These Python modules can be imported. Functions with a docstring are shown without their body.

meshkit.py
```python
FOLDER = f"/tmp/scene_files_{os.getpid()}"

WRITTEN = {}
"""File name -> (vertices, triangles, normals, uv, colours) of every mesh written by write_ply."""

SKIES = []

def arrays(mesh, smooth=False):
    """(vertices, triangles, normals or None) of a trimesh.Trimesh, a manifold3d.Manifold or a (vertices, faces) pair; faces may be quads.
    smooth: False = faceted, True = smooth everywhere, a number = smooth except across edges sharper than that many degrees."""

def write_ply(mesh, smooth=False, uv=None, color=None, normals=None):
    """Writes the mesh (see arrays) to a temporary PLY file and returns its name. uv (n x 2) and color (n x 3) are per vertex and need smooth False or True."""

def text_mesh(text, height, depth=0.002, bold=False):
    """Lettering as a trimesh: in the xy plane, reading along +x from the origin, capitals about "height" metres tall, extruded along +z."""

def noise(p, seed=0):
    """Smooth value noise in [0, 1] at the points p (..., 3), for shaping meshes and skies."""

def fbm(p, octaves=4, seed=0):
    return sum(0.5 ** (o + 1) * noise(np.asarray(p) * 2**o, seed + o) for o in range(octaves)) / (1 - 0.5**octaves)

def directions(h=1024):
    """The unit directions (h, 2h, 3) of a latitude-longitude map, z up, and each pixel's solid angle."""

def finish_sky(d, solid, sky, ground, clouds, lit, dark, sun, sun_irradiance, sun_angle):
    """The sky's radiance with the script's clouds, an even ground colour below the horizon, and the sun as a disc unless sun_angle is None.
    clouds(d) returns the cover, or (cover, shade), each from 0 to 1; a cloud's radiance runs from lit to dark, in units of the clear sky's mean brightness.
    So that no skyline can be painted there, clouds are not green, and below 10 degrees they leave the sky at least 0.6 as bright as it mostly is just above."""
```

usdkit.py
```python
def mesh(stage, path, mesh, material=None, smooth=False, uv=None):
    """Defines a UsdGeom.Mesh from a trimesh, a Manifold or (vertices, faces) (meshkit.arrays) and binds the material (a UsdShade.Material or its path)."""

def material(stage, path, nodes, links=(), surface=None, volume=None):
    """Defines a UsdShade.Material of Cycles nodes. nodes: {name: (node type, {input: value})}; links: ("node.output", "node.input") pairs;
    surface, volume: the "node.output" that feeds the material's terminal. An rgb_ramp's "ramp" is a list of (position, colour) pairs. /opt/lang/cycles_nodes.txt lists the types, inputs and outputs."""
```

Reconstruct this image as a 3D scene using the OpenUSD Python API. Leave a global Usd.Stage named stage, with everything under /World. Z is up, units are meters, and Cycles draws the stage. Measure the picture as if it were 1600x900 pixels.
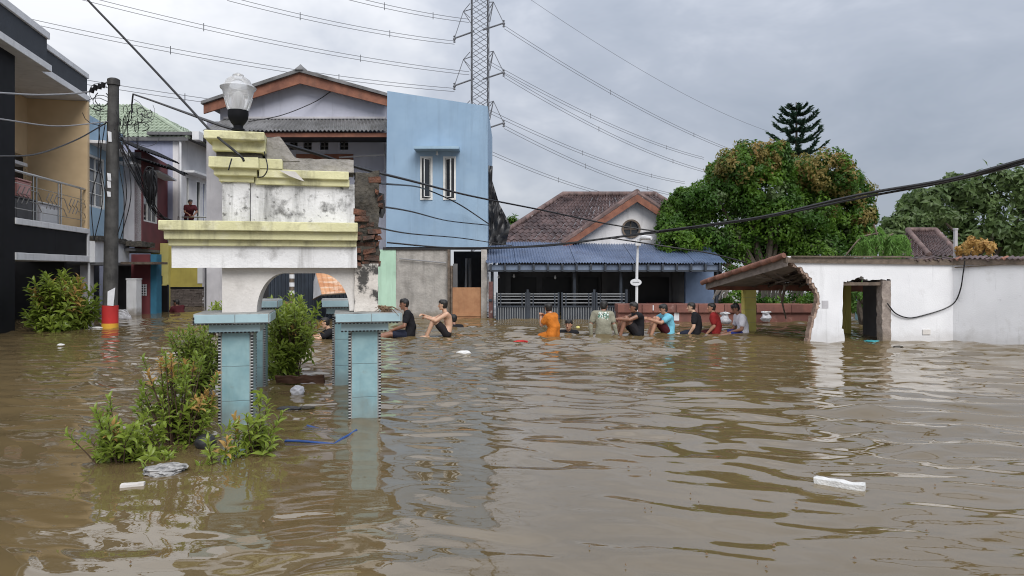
import math, random
import numpy as np, trimesh, manifold3d as m3, shapely.geometry as sg
import usdkit, meshkit
from pxr import Usd, UsdGeom, UsdLux, UsdShade, Gf, Sdf
random.seed(7); np.random.seed(7)
stage = Usd.Stage.CreateInMemory()
UsdGeom.SetStageUpAxis(stage, 'Z')
UsdGeom.Xform.Define(stage, '/World')
# ---------------------------------------------------------------- camera, sky, sun
CZ, FOC, HOR = 1.55, 1100.0, 420.0
cam = UsdGeom.Camera.Define(stage, '/World/Camera')
cam.CreateHorizontalApertureAttr(36.0); cam.CreateVerticalApertureAttr(20.25)
cam.CreateFocalLengthAttr(FOC / 1600 * 36)
cam.CreateVerticalApertureOffsetAttr((HOR - 450) / 1600 * 36)
cam.CreateClippingRangeAttr((0.1, 5000))
cam.AddTranslateOp().Set((0, 0, CZ)); cam.AddRotateXOp().Set(90)
cam.CreateExposureAttr(0.93)
SUN = np.array([0.30, -0.75, 0.80]); SUN /= np.linalg.norm(SUN)
sun = UsdLux.DistantLight.Define(stage, '/World/Sun')
sun.CreateIntensityAttr(0.40); sun.CreateAngleAttr(40.0); sun.CreateColorAttr((1, .97, .93))
sun.CreateNormalizeAttr(True) if hasattr(sun, 'CreateNormalizeAttr') else None
el, az = math.asin(SUN[2]), math.atan2(SUN[0], SUN[1])
sun.AddRotateZOp().Set(-math.degrees(az)); sun.AddRotateXOp().Set(math.degrees(math.pi / 2 - el) * 1.0 + 0)
sun.ClearXformOpOrder()
zc = SUN; xc = np.cross([0, 0, 1], zc); xc /= np.linalg.norm(xc); yc = np.cross(zc, xc)
sun.AddTransformOp().Set(Gf.Matrix4d(*xc, 0, *yc, 0, *zc, 0, 0, 0, 0, 1))
dome = UsdLux.DomeLight.Define(stage, '/World/sky')
SKYL = 5.0
skym = usdkit.material(stage, '/World/Looks/sky', {
    'tc': ('texture_coordinate', {}), 'sx': ('separate_xyz', {}),
    'sky': ('sky_texture', {'sky_type': 'single_scattering', 'sun_disc': False, 'sun_elevation': el, 'sun_rotation': az}),
    'mp': ('mapping', {'scale': (1, 1, 1.9), 'location': (0.35, .2, 0.1)}),
    'n1': ('noise_texture', {'scale': 2.3, 'detail': 7.0, 'roughness': .5, 'distortion': .45}),
    'n2': ('noise_texture', {'scale': 7.0, 'detail': 7.0, 'roughness': .58, 'distortion': .3}),
    'az': ('map_range', {'from_min': -.55, 'from_max': .6, 'to_min': .17, 'to_max': -.20, 'clamp': True}),
    'a1': ('math', {'math_type': 'multiply_add', 'value2': .66}), 'a2': ('math', {'math_type': 'multiply_add', 'value2': .36}),
    'rp': ('rgb_ramp', {'ramp': [(0.26, (.35, .395, .475)), (0.41, (.435, .475, .555)), (0.50, (.54, .575, .65)), (0.59, (.68, .705, .76)), (0.72, (.86, .87, .90))]}),
    'cie': ('map_range', {'from_min': 0.0, 'from_max': 1.0, 'to_min': .86, 'to_max': 1.95, 'clamp': True}),
    'k': ('math', {'math_type': 'multiply', 'value2': SKYL * 1.6}),
    'cl': ('mix_color', {'blend_type': 'multiply', 'fac': 1.0, 'use_clamp': False}),
    'mx': ('mix_color', {'blend_type': 'mix', 'fac': .93, 'use_clamp': False}),
    'bg': ('background_shader', {'strength': 0.066})},
    [('tc.generated', 'mp.vector'), ('mp.vector', 'n1.vector'), ('mp.vector', 'n2.vector'), ('tc.generated', 'sx.vector'), ('sx.x', 'az.value'),
     ('n1.fac', 'a1.value1'), ('az.result', 'a1.value3'), ('n2.fac', 'a2.value1'), ('a1.value', 'a2.value3'),
     ('a2.value', 'rp.fac'), ('sx.z', 'cie.value'), ('cie.result', 'k.value1'),
     ('rp.color', 'cl.a'), ('k.value', 'cl.b'), ('sky.color', 'mx.a'), ('cl.result', 'mx.b'), ('mx.result', 'bg.color')], surface='bg.background')
UsdShade.MaterialBindingAPI.Apply(dome.GetPrim()).Bind(skym)
dome.GetPrim().SetCustomDataByKey('kind', 'structure'); dome.GetPrim().SetCustomDataByKey('label', 'grey overcast sky with soft banks of cloud'); dome.GetPrim().SetCustomDataByKey('category', 'sky')

# ---------------------------------------------------------------- helpers
def P(px, py, Y): return np.array([(px - 800) / FOC * Y, Y, CZ + (HOR - py) / FOC * Y])
def PX(px, Y): return (px - 800) / FOC * Y
def PZ(py, Y): return CZ + (HOR - py) / FOC * Y
def YW(py): return CZ * FOC / (py - HOR)
def lin(r, g, b, k=1.0):
    f = lambda c: ((c / 255 + .055) / 1.055) ** 2.4 if c > 10 else c / 255 / 12.92
    L = .3 * r + .55 * g + .15 * b; q = .86
    return tuple(k * f(L + (c - L) * q) for c in (r, g, b))
class MB:
    def __init__(s): s.v, s.f, s.n = [], [], 0
    def add(s, v, f):
        v = np.asarray(v, float); f = np.asarray(f, int)
        if f.shape[1] == 4: f = np.vstack([f[:, [0, 1, 2]], f[:, [0, 2, 3]]])
        s.v.append(v); s.f.append(f + s.n); s.n += len(v); return s
    def tm(s, m): return s.add(m.vertices, m.faces)
    def hexa(s, c):  # 8 corners: bottom 4 (ccw) then top 4
        return s.add(c, [[0, 3, 2, 1], [4, 5, 6, 7], [0, 1, 5, 4], [1, 2, 6, 5], [2, 3, 7, 6], [3, 0, 4, 7]])
    def box(s, x0, x1, y0, y1, z0, z1):
        return s.hexa([(x0, y0, z0), (x1, y0, z0), (x1, y1, z0), (x0, y1, z0), (x0, y0, z1), (x1, y0, z1), (x1, y1, z1), (x0, y1, z1)])
    def fbox(s, F, s0, s1, d0, d1, z0, z1, b=0):
        if b:
            c = []
            for (zz, i) in ((z0, b), (z0 + b, 0), (z1 - b, 0), (z1, b)):
                c += [F(s0 + i, d0 + i, zz), F(s1 - i, d0 + i, zz), F(s1 - i, d1 - i, zz), F(s0 + i, d1 - i, zz)]
            f = [[0, 3, 2, 1], [12, 13, 14, 15]]
            for r in range(3):
                for k in range(4):
                    a, e = r * 4 + k, r * 4 + (k + 1) % 4
                    f.append([a, e, e + 4, a + 4])
            return s.add(c, f)
        return s.hexa([F(s0, d0, z0), F(s1, d0, z0), F(s1, d1, z0), F(s0, d1, z0), F(s0, d0, z1), F(s1, d0, z1), F(s1, d1, z1), F(s0, d1, z1)])
    def tube(s, pts, r, n=6, caps=True):
        pts = np.asarray(pts, float); m = len(pts); r = np.broadcast_to(np.asarray(r, float), (m,))
        t = np.gradient(pts, axis=0); t /= np.maximum(np.linalg.norm(t, axis=1, keepdims=True), 1e-9)
        up = np.array([0, 0, 1.0]) if abs(t[:, 2]).mean() < .8 else np.array([0, 1.0, 0])
        a = np.cross(t, up); a /= np.maximum(np.linalg.norm(a, axis=1, keepdims=True), 1e-9); b = np.cross(a, t)
        ang = np.arange(n) / n * 2 * np.pi
        v = (pts[:, None] + r[:, None, None] * (np.cos(ang)[None, :, None] * a[:, None] + np.sin(ang)[None, :, None] * b[:, None])).reshape(-1, 3)
        i = np.arange(m - 1)[:, None] * n; k = np.arange(n)[None]; k2 = (k + 1) % n
        f = np.stack([i + k, i + k2, i + n + k2, i + n + k], -1).reshape(-1, 4)
        s.add(v, f)
        if caps and n > 2:
            o = s.n - len(v)
            s.f.append(np.array([[0, j + 1, j] for j in range(1, n - 1)]) + o); s.f.append(np.array([[0, j, j + 1] for j in range(1, n - 1)]) + o + (m - 1) * n)
        return s
    def lathe(s, prof, c, n=24):
        c = np.asarray(c, float); m = len(prof); ang = np.arange(n) / n * 2 * np.pi
        v = np.array([[c[0] + r * math.cos(a), c[1] + r * math.sin(a), c[2] + z] for r, z in prof for a in ang])
        i = np.arange(m - 1)[:, None] * n; k = np.arange(n)[None]; k2 = (k + 1) % n
        return s.add(v, np.stack([i + k, i + k2, i + n + k2, i + n + k], -1).reshape(-1, 4))
    def poly(s, F, pts, d0, d1, holes=()):  # polygon in (s, z) extruded along d in frame F
        m = trimesh.creation.extrude_polygon(sg.Polygon(pts, holes).buffer(0), d1 - d0, engine='earcut')
        v = m.vertices; w = np.array([F(a, d0 + c, b) for a, b, c in v])
        return s.add(w, m.faces[:, ::-1])
    def get(s): return np.vstack(s.v), np.vstack(s.f)
def frame(ox, oy, ang=0.0):
    c, n = math.cos(ang), math.sin(ang)
    return lambda s, d, z: (ox + s * c - d * n, oy + s * n + d * c, z)
FR = frame(0, 0)                                           # plain x, y, z
used, loc = {}, {}
def numbered(path):
    if path not in used: used[path] = 0; return path
    used[path] += 1; return f'{path}_{used[path]:03d}'
def keys(p, label=None, cat=None, group=None, kind=None):
    for k, v in (('label', label), ('category', cat), ('group', group), ('kind', kind)):
        if v: p.SetCustomDataByKey(k, v)
def thing(name, label, cat, at=(0, 0, 0), group=None, kind=None):
    path = numbered('/World/' + name); x = UsdGeom.Xform.Define(stage, path); x.AddTranslateOp().Set(tuple(map(float, at)))
    loc[path] = np.asarray(at, float); keys(x.GetPrim(), label, cat, group, kind); return path
def part(parent, name, mb, mat, smooth=False, label=None, kind=None):
    v, f = mb.get() if isinstance(mb, MB) else (np.asarray(mb.vertices), np.asarray(mb.faces)) if hasattr(mb, 'vertices') else mb
    root = '/'.join(parent.split('/')[:3]); path = numbered(parent + '/' + name)
    p = usdkit.mesh(stage, path, (np.asarray(v) - loc[root], f), mat, smooth); keys(p.GetPrim(), label, None, None, kind); return path
def solo(name, label, cat, mb, mat, smooth=False, group=None, kind=None, at=None):
    v, f = mb.get() if isinstance(mb, MB) else (np.asarray(mb.vertices), np.asarray(mb.faces)) if hasattr(mb, 'vertices') else mb
    v = np.asarray(v); at = np.array([v[:, 0].mean(), v[:, 1].mean(), v[:, 2].min()]) if at is None else np.asarray(at, float)
    path = numbered('/World/' + name); p = usdkit.mesh(stage, path, (v - at, f), mat, smooth)
    UsdGeom.Xformable(p).AddTranslateOp().Set(tuple(map(float, at))); loc[path] = at; keys(p.GetPrim(), label, cat, group, kind); return path
def spline(pts, n=8):
    pts = np.asarray(pts, float); q = np.vstack([2 * pts[0] - pts[1], pts, 2 * pts[-1] - pts[-2]]); out = []
    for i in range(1, len(q) - 2):
        for t in np.linspace(0, 1, n, endpoint=False):
            a, b, c, d = q[i - 1:i + 3]
            out.append(.5 * (2 * b + (c - a) * t + (2 * a - 5 * b + 4 * c - d) * t * t + (3 * b - a - 3 * c + d) * t ** 3))
    return np.array(out + [pts[-1]])
def sag(a, b, h, n=16):
    a, b = np.asarray(a, float), np.asarray(b, float); t = np.linspace(0, 1, n)[:, None]
    p = a + (b - a) * t; p[:, 2] -= (4 * h * t * (1 - t))[:, 0]; return p
# ---------------------------------------------------------------- materials
def M(name, c, c2=None, s=2.5, rough=.75, bump=.15, bs=40, stains=(), metal=0.0, spec=.35, island=0.0, lo=.35, hi=.65, coat=0.0, tide=0.0):
    c2 = c2 if c2 is not None else tuple(x * .78 for x in c)
    n = {'g': ('geometry', {}), 'n1': ('noise_texture', {'scale': s, 'detail': 6.0, 'roughness': .6}),
         'r1': ('map_range', {'from_min': lo, 'from_max': hi, 'clamp': True}), 'm1': ('mix_color', {'a': c, 'b': c2}),
         'p': ('principled_bsdf', {'roughness': rough, 'metallic': metal, 'specular_ior_level': spec, 'coat_weight': coat})}
    L = [('g.position', 'n1.vector'), ('n1.fac', 'r1.value'), ('r1.result', 'm1.fac')]; cur = 'm1.result'
    for k, (col, sc, a, b, amt) in enumerate(stains):
        n[f'mp{k}'] = ('mapping', {'scale': sc, 'location': (k * 3.1, k * 1.7, .3)}); n[f'sn{k}'] = ('noise_texture', {'scale': 1.0, 'detail': 8.0, 'roughness': .65})
        n[f'sr{k}'] = ('map_range', {'from_min': a, 'from_max': b, 'to_max': amt, 'clamp': True}); n[f'sm{k}'] = ('mix_color', {'b': col})
        L += [('g.position', f'mp{k}.vector'), (f'mp{k}.vector', f'sn{k}.vector'), (f'sn{k}.fac', f'sr{k}.value'), (f'sr{k}.result', f'sm{k}.fac'), (cur, f'sm{k}.a')]; cur = f'sm{k}.result'
    if tide:
        n['tz'] = ('separate_xyz', {}); n['tn'] = ('noise_texture', {'scale': 6.0, 'detail': 5.0}); n['ta'] = ('math', {'math_type': 'multiply_add', 'value2': -.34})
        n['tr'] = ('map_range', {'from_min': .09, 'from_max': -.10, 'to_max': tide, 'clamp': True}); n['tm'] = ('mix_color', {'b': (.16, .125, .085)})
        L += [('g.position', 'tz.vector'), ('g.position', 'tn.vector'), ('tn.fac', 'ta.value1'), ('tz.z', 'ta.value3'), ('ta.value', 'tr.value'), ('tr.result', 'tm.fac'), (cur, 'tm.a')]; cur = 'tm.result'
    if island:
        n['hr'] = ('map_range', {'to_min': 1 - island, 'to_max': 1 + island}); n['hv'] = ('hsv', {})
        L += [('g.random_per_island', 'hr.value'), ('hr.result', 'hv.value'), (cur, 'hv.color')]; cur = 'hv.color'
    L.append((cur, 'p.base_color'))
    if bump:
        n['nb'] = ('noise_texture', {'scale': bs, 'detail': 5.0}); n['bp'] = ('bump', {'strength': bump, 'distance': .02})
        L += [('g.position', 'nb.vector'), ('nb.fac', 'bp.height'), ('bp.normal', 'p.normal')]
    return usdkit.material(stage, '/World/Looks/' + name, n, L, surface='p.BSDF')
def leafmat(name, ramp, trans=.3, rough=.45):
    return usdkit.material(stage, '/World/Looks/' + name, {
        'g': ('geometry', {}), 'n': ('noise_texture', {'scale': 1.1, 'detail': 3.0}), 'm': ('math', {'math_type': 'multiply_add', 'value2': .55}),
        'a': ('math', {'math_type': 'multiply', 'value2': .5}), 'r': ('rgb_ramp', {'ramp': ramp}),
        'p': ('principled_bsdf', {'roughness': rough, 'specular_ior_level': .35}), 't': ('translucent_bsdf', {}), 'x': ('mix_closure', {'fac': trans})},
        [('g.position', 'n.vector'), ('g.random_per_island', 'a.value1'), ('n.fac', 'm.value1'), ('a.value', 'm.value3'), ('m.value', 'r.fac'),
         ('r.color', 'p.base_color'), ('r.color', 't.color'), ('p.BSDF', 'x.closure1'), ('t.BSDF', 'x.closure2')], surface='x.closure')
DIRT = (.045, .042, .036)
streak = lambda amt=.6, col=DIRT, a=.52, b=.72: (col, (5, 5, .55), a, b, amt)
blotch = lambda amt=.5, col=DIRT, a=.52, b=.66, s=2.2: (col, (s, s, s), a, b, amt)
MUD = (.13, .10, .065)
m_white = M('white_paint', (.74, .745, .76), (.66, .665, .68), stains=[streak(.55, (.25, .25, .26), .58, .8), blotch(.35, (.35, .33, .30), .6, .75, 1.3)])
m_oldwhite = M('old_white_plaster', (.70, .70, .71), (.55, .55, .56), stains=[blotch(.88, (.045, .043, .04), .515, .64, 4.2), blotch(.8, (.05, .05, .045), .58, .66, 15), streak(.7, (.08, .08, .075), .49, .68)], bump=.35)
m_beamwhite = M('weathered_white_paint', (.72, .72, .73), (.62, .62, .63), stains=[blotch(.6, (.17, .16, .155), .56, .70, 3.5), streak(.55, (.17, .16, .15), .54, .72)], bump=.25)
m_arch = M('cream_white_plaster', (.62, .595, .57), (.52, .495, .47), stains=[blotch(.35, (.22, .2, .18), .58, .75, 3)], bump=.25)
m_stainpier = M('black_stained_plaster', (.60, .565, .52), (.5, .46, .42), stains=[blotch(.93, (.02, .02, .02), .5, .58, 5.5), streak(.35)], bump=.4)
m_cream = M('pale_yellow_paint', (.66, .635, .385), (.55, .53, .31), stains=[blotch(.7, (.22, .20, .12), .53, .70, 4), streak(.6, (.13, .12, .09), .53, .72), blotch(.3, (.62, .60, .48), .54, .62, 7)], bump=.25)
m_rawconc = M('rough_grey_concrete', (.33, .31, .29), (.2, .19, .175), s=5, stains=[streak(.5), blotch(.5, (.07, .065, .055), .52, .7, 6)], bump=.8, bs=25)
m_conc = M('grey_render', (.42, .395, .365), (.29, .275, .255), s=3, stains=[streak(.45, (.14, .13, .12)), blotch(.45, (.2, .18, .16), .5, .7, 2)], tide=.7, bump=.7, bs=14)
m_pole = M('dark_concrete_pole', (.075, .073, .07), (.035, .034, .033), s=4, stains=[streak(.5, (.12, .115, .11))], bump=.5)
m_tile = M('pale_blue_glazed_tile', (.285, .44, .47), (.215, .36, .40), s=7, rough=.22, bump=.06, bs=12, spec=.5, island=.11, stains=[streak(.5, (.15, .22, .21), .54, .76), blotch(.35, (.2, .24, .22), .6, .7, 9)], tide=.4)
m_capt = M('grey_blue_tile', (.34, .47, .51), (.27, .38, .42), rough=.3, bump=.06, spec=.5, stains=[streak(.45, (.15, .17, .16), .55, .75)])
m_grout = M('grey_cement_grout', (.3, .31, .3), (.2, .2, .195), bump=.4, stains=[blotch(.5, s=5)])
m_black = M('black_trim', (.012, .012, .013), rough=.4, bump=.1)
m_mos = M('grey_white_mosaic', (.46, .475, .48), (.36, .37, .37), rough=.4, bump=.05)
m_wtrim = M('white_trim', (.7, .7, .68), rough=.4, bump=.05)
m_brick = M('broken_red_brick', (.26, .105, .06), (.10, .055, .04), s=9, bump=.9, bs=45, island=.35, stains=[blotch(.75, (.05, .045, .04), .46, .62, 7)])
m_mortar = M('dark_mossy_rubble', (.085, .075, .06), (.035, .032, .027), s=12, bump=1.0, bs=30)
m_blackcloth = M('black_plastic_sheet', (.018, .018, .02), rough=.45, bump=.3, bs=9, spec=.5)
m_blue = M('light_blue_render', lin(138, 167, 194), lin(127, 156, 184), s=.9, bump=.08, stains=[((.17, .24, .32), (3.2, 3.2, .22), .52, .74, .42), blotch(.22, lin(165, 188, 205), .5, .72, .7), ((.14, .19, .25), (9, 9, .5), .6, .75, .35)])
m_bluehouse = M('pale_blue_render', lin(148, 178, 200), lin(130, 160, 183), s=1.2, stains=[streak(.4, (.2, .24, .27), .55, .75)])
m_lav = M('grey_lavender_render', lin(186, 188, 203), lin(168, 170, 186), s=.9, stains=[streak(.45, lin(120, 122, 135), .55, .78)])
m_lav2 = M('lavender_render', lin(150, 155, 180), lin(132, 137, 160), s=1.0, stains=[streak(.3, lin(110, 112, 130))])
m_greywhite = M('dull_white_render', lin(186, 184, 188), lin(165, 163, 168), s=1.2, stains=[streak(.4, lin(105, 102, 102), .54, .75)])
m_yellow = M('ochre_yellow_render', lin(208, 180, 138), lin(194, 166, 126), s=1.2, bump=.08)
m_olive = M('mustard_render', lin(190, 175, 80), lin(170, 155, 70), s=1.2, stains=[streak(.2)])
m_paleyel = M('pale_mustard_render', lin(205, 195, 110), s=1.2)
m_maroon = M('maroon_render', lin(118, 52, 56), lin(98, 44, 48), s=1.5, stains=[streak(.3)])
m_teal = M('teal_paint', lin(50, 120, 150), lin(42, 100, 128), s=1.5)
m_mint = M('mint_green_render', lin(178, 215, 190), lin(160, 198, 172), s=1.2, stains=[streak(.3, lin(120, 140, 125)), blotch(.3, lin(110, 120, 110), .6, .75, 3)], tide=.8)
m_charcoal = M('charcoal_cladding', (.009, .0095, .012), (.006, .0065, .008), rough=.6, bump=.05, spec=.12)
m_parapet = M('dark_slate_paint', (.022, .027, .036), (.017, .021, .028), rough=.6)
m_wfascia = M('white_fascia', (.66, .665, .68), (.58, .585, .6), stains=[streak(.45, (.25, .25, .24), .54, .76)], tide=.7)
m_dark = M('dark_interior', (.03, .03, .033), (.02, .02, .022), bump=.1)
m_dim = M('dim_grey_wall', (.13, .13, .135), (.09, .09, .095), s=1.5, stains=[streak(.4)])
m_wood = M('weathered_timber', (.17, .13, .10), (.085, .066, .05), s=7, bump=.5, stains=[((.05, .04, .033), (3, 3, 14), .5, .7, .5)])
m_redwood = M('red_brown_fascia', lin(146, 92, 70), lin(114, 70, 55), s=3, bump=.2, stains=[streak(.35)])
m_ply = M('plywood_sheet', lin(176, 126, 86), lin(150, 100, 66), s=2.2, bump=.15, stains=[((.20, .11, .06), (7, 7, .7), .5, .72, .5)])
m_asb = M('grey_corrugated_sheet', (.20, .20, .205), (.11, .11, .112), s=1.5, stains=[blotch(.5, s=3)], bump=.3)
m_bluetin = M('blue_corrugated_sheet', lin(98, 116, 148), lin(76, 93, 124), s=1.3, rough=.42, spec=.5, bump=.1, stains=[blotch(.4, (.07, .06, .06), .56, .72, 1.8), blotch(.4, lin(150, 165, 190), .6, .72, 2.6)])
m_rtile = M('brown_clay_roof_tile', lin(116, 94, 92), lin(66, 52, 53), s=2.2, rough=.42, bump=.25, island=.22, stains=[blotch(.5, (.05, .045, .045), .54, .7, 2.5)])
m_ridge = M('ridge_tile', lin(124, 100, 95), lin(84, 66, 64), s=2.5, stains=[blotch(.6, (.08, .07, .07), .5, .65, 4), blotch(.8, (.7, .7, .7), .62, .66, 1.6)])
m_gtile = M('pale_green_roof_tile', lin(160, 174, 152), lin(138, 152, 132), s=1.5, island=.08)
m_terra = M('terracotta_tile', lin(160, 106, 86), lin(120, 78, 64), s=3, island=.15, stains=[blotch(.5, (.07, .05, .045), .52, .68, 3.5)])
m_planter = M('terracotta_painted_wall', lin(140, 88, 75), lin(112, 70, 62), s=2, stains=[streak(.35), blotch(.55, lin(190, 150, 140), .6, .72, 2.5)])
m_steel = M('dark_blue_grey_steel', (.035, .045, .06), (.025, .03, .04), rough=.45, bump=.05, spec=.5)
m_steellt = M('worn_grey_steel', (.22, .23, .24), rough=.4, bump=.05, spec=.5)
m_stainless = M('stainless_rail', (.55, .55, .54), rough=.28, metal=.9, bump=.02)
m_tower = M('galvanised_lattice_steel', (.14, .15, .17), (.1, .105, .12), rough=.5, bump=0)
m_cond = M('grey_conductor', (.13, .135, .15), rough=.5, bump=0)
m_cable = M('black_cable', (.012, .012, .014), rough=.45, bump=0)
m_wcable = M('pale_cable', (.25, .25, .26), rough=.5, bump=0)
m_red = M('red_painted_band', lin(200, 40, 38), lin(170, 34, 34), bump=.2)
m_ypaint = M('yellow_painted_band', lin(225, 165, 40), bump=.2)
m_paper = M('white_paper', (.7, .71, .74), bump=.1)
m_glassdark = M('dark_window_glass', (.02, .023, .028), rough=.08, bump=0, spec=.6)
m_glasspale = M('curtained_window_glass', (.16, .18, .21), rough=.1, bump=0, spec=.6)
m_ytile = M('yellow_glazed_tile', lin(218, 208, 104), lin(198, 186, 88), rough=.3, bump=.08, island=.06)
m_foam = M('white_styrofoam', (.66, .66, .65), (.52, .52, .51), s=14, bump=.5, bs=90)
m_bag = M('pale_plastic_bag', (.6, .6, .63), (.42, .42, .45), s=14, rough=.3, bump=.6, bs=22, spec=.5)
m_tarp = M('faded_orange_tarp', lin(205, 150, 105), lin(180, 118, 78), s=2.5, stains=[((.7, .62, .52), (1.5, 1.5, 9), .5, .6, .5)])
m_stone = M('grey_cladding_stone', lin(140, 128, 122), lin(104, 94, 90), s=4, island=.3, bump=.5)
m_bluenet = M('blue_plastic_crate', lin(42, 80, 150), lin(36, 66, 128), rough=.35)
m_net = M('grey_net', (.09, .10, .115), rough=.6)
m_twig = M('dry_twigs', (.22, .145, .085), (.10, .065, .04), s=14)
m_stem = M('brown_stem', (.085, .05, .032), (.055, .036, .022), s=9)
m_bark = M('tree_bark', (.10, .08, .06), (.06, .047, .036), s=5, bump=.7)
l_green = leafmat('garden_leaf', [(.2, (.13, .26, .05)), (.5, (.20, .36, .07)), (.75, (.30, .42, .10))], trans=.4)
l_shrub = leafmat('shrub_leaf', [(.12, (.12, .19, .03)), (.36, (.25, .32, .05)), (.58, (.45, .46, .08)), (.85, (.60, .53, .15))], trans=.4, rough=.3)
l_new = leafmat('red_new_leaf', [(.2, (.46, .27, .09)), (.5, (.55, .40, .13)), (.8, (.50, .46, .13))], trans=.4)
l_tree = leafmat('tree_leaf', [(.24, (.045, .11, .014)), (.42, (.145, .265, .026)), (.60, (.28, .43, .042)), (.78, (.46, .56, .08))], trans=.42)
l_orange = leafmat('tree_new_leaf', [(.2, (.20, .19, .05)), (.45, (.34, .20, .075)), (.8, (.42, .23, .085))], trans=.4)
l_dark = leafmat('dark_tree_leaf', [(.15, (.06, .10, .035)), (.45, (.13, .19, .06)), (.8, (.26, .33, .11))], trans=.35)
l_conifer = leafmat('conifer_needle', [(.2, (.022, .052, .032)), (.8, (.055, .10, .055))], trans=.15)
# ---------------------------------------------------------------- ground under the flood, and the water
solo('ground', 'muddy ground lying under the brown flood water', 'ground', MB().box(-400, 400, -60, 700, -1.3, -.9), M('mud', MUD), kind='structure', at=(0, 0, -.9))
def water():
    ys = [2.3]
    while ys[-1] < 46: ys.append(ys[-1] + .022 + .0024 * ys[-1])
    ys = np.array([-50, -25, -8, -2, 1, 1.8] + ys + [50, 60, 80, 120, 200, 400, 700.0])
    t = np.linspace(-1, 1, 760); ext = np.array([1.25, 1.7, 2.5, 4, 7, 14, 30]); t = np.concatenate([-ext[::-1], t, ext])
    X = t[None] * (2.2 + .80 * np.clip(ys, 2, 60))[:, None]; Y = np.repeat(ys[:, None], len(t), 1)
    rng = np.random.RandomState(3); Z = np.zeros_like(X)
    p = np.stack([X, Y, 0 * X], -1)
    wx = meshkit.fbm(p * .55, 3, 5) - .5; wy = meshkit.fbm(p * .55 + 31, 3, 6) - .5
    Xw, Yw = X + .9 * wx, Y + .8 * wy
    mod = np.clip(.30 + 1.5 * (meshkit.fbm(p * np.array([.22, .30, 1]) + 7, 3, 9) - .28), .25, 1.25)
    for k in range(52):
        lam = .15 * (5.8 ** rng.rand()); th = -math.pi / 2 + rng.normal(-.10, .34)
        amp = .0086 * lam ** .98 * (.5 + rng.rand()); kk = 2 * math.pi / lam
        Z += amp * np.sin(kk * (Xw * math.cos(th) + Yw * math.sin(th)) + rng.rand() * 6.28)
    near = np.clip((Y - 2.0) / 6.0, .42, 1.0)                        # calmer in the lee near the bank
    lee = 1 - .55 * np.exp(-(((X + 2.3) / 2.2) ** 2 + ((Y - 5.6) / 1.7) ** 2))
    calm = 1 - .45 * np.clip((-X - 6) / 6, 0, 1)
    fade = np.clip((70 - np.abs(Y)) / 30, 0, 1) * np.clip((60 - np.abs(X)) / 20, 0, 1)
    Z = Z * mod * near * lee * calm * fade
    n, m = X.shape; i = np.arange(n - 1)[:, None] * m + np.arange(m - 1)[None]
    f = np.stack([i, i + 1, i + m + 1, i + m], -1).reshape(-1, 4)
    return np.stack([X, Y, Z], -1).reshape(-1, 3), f
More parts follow.
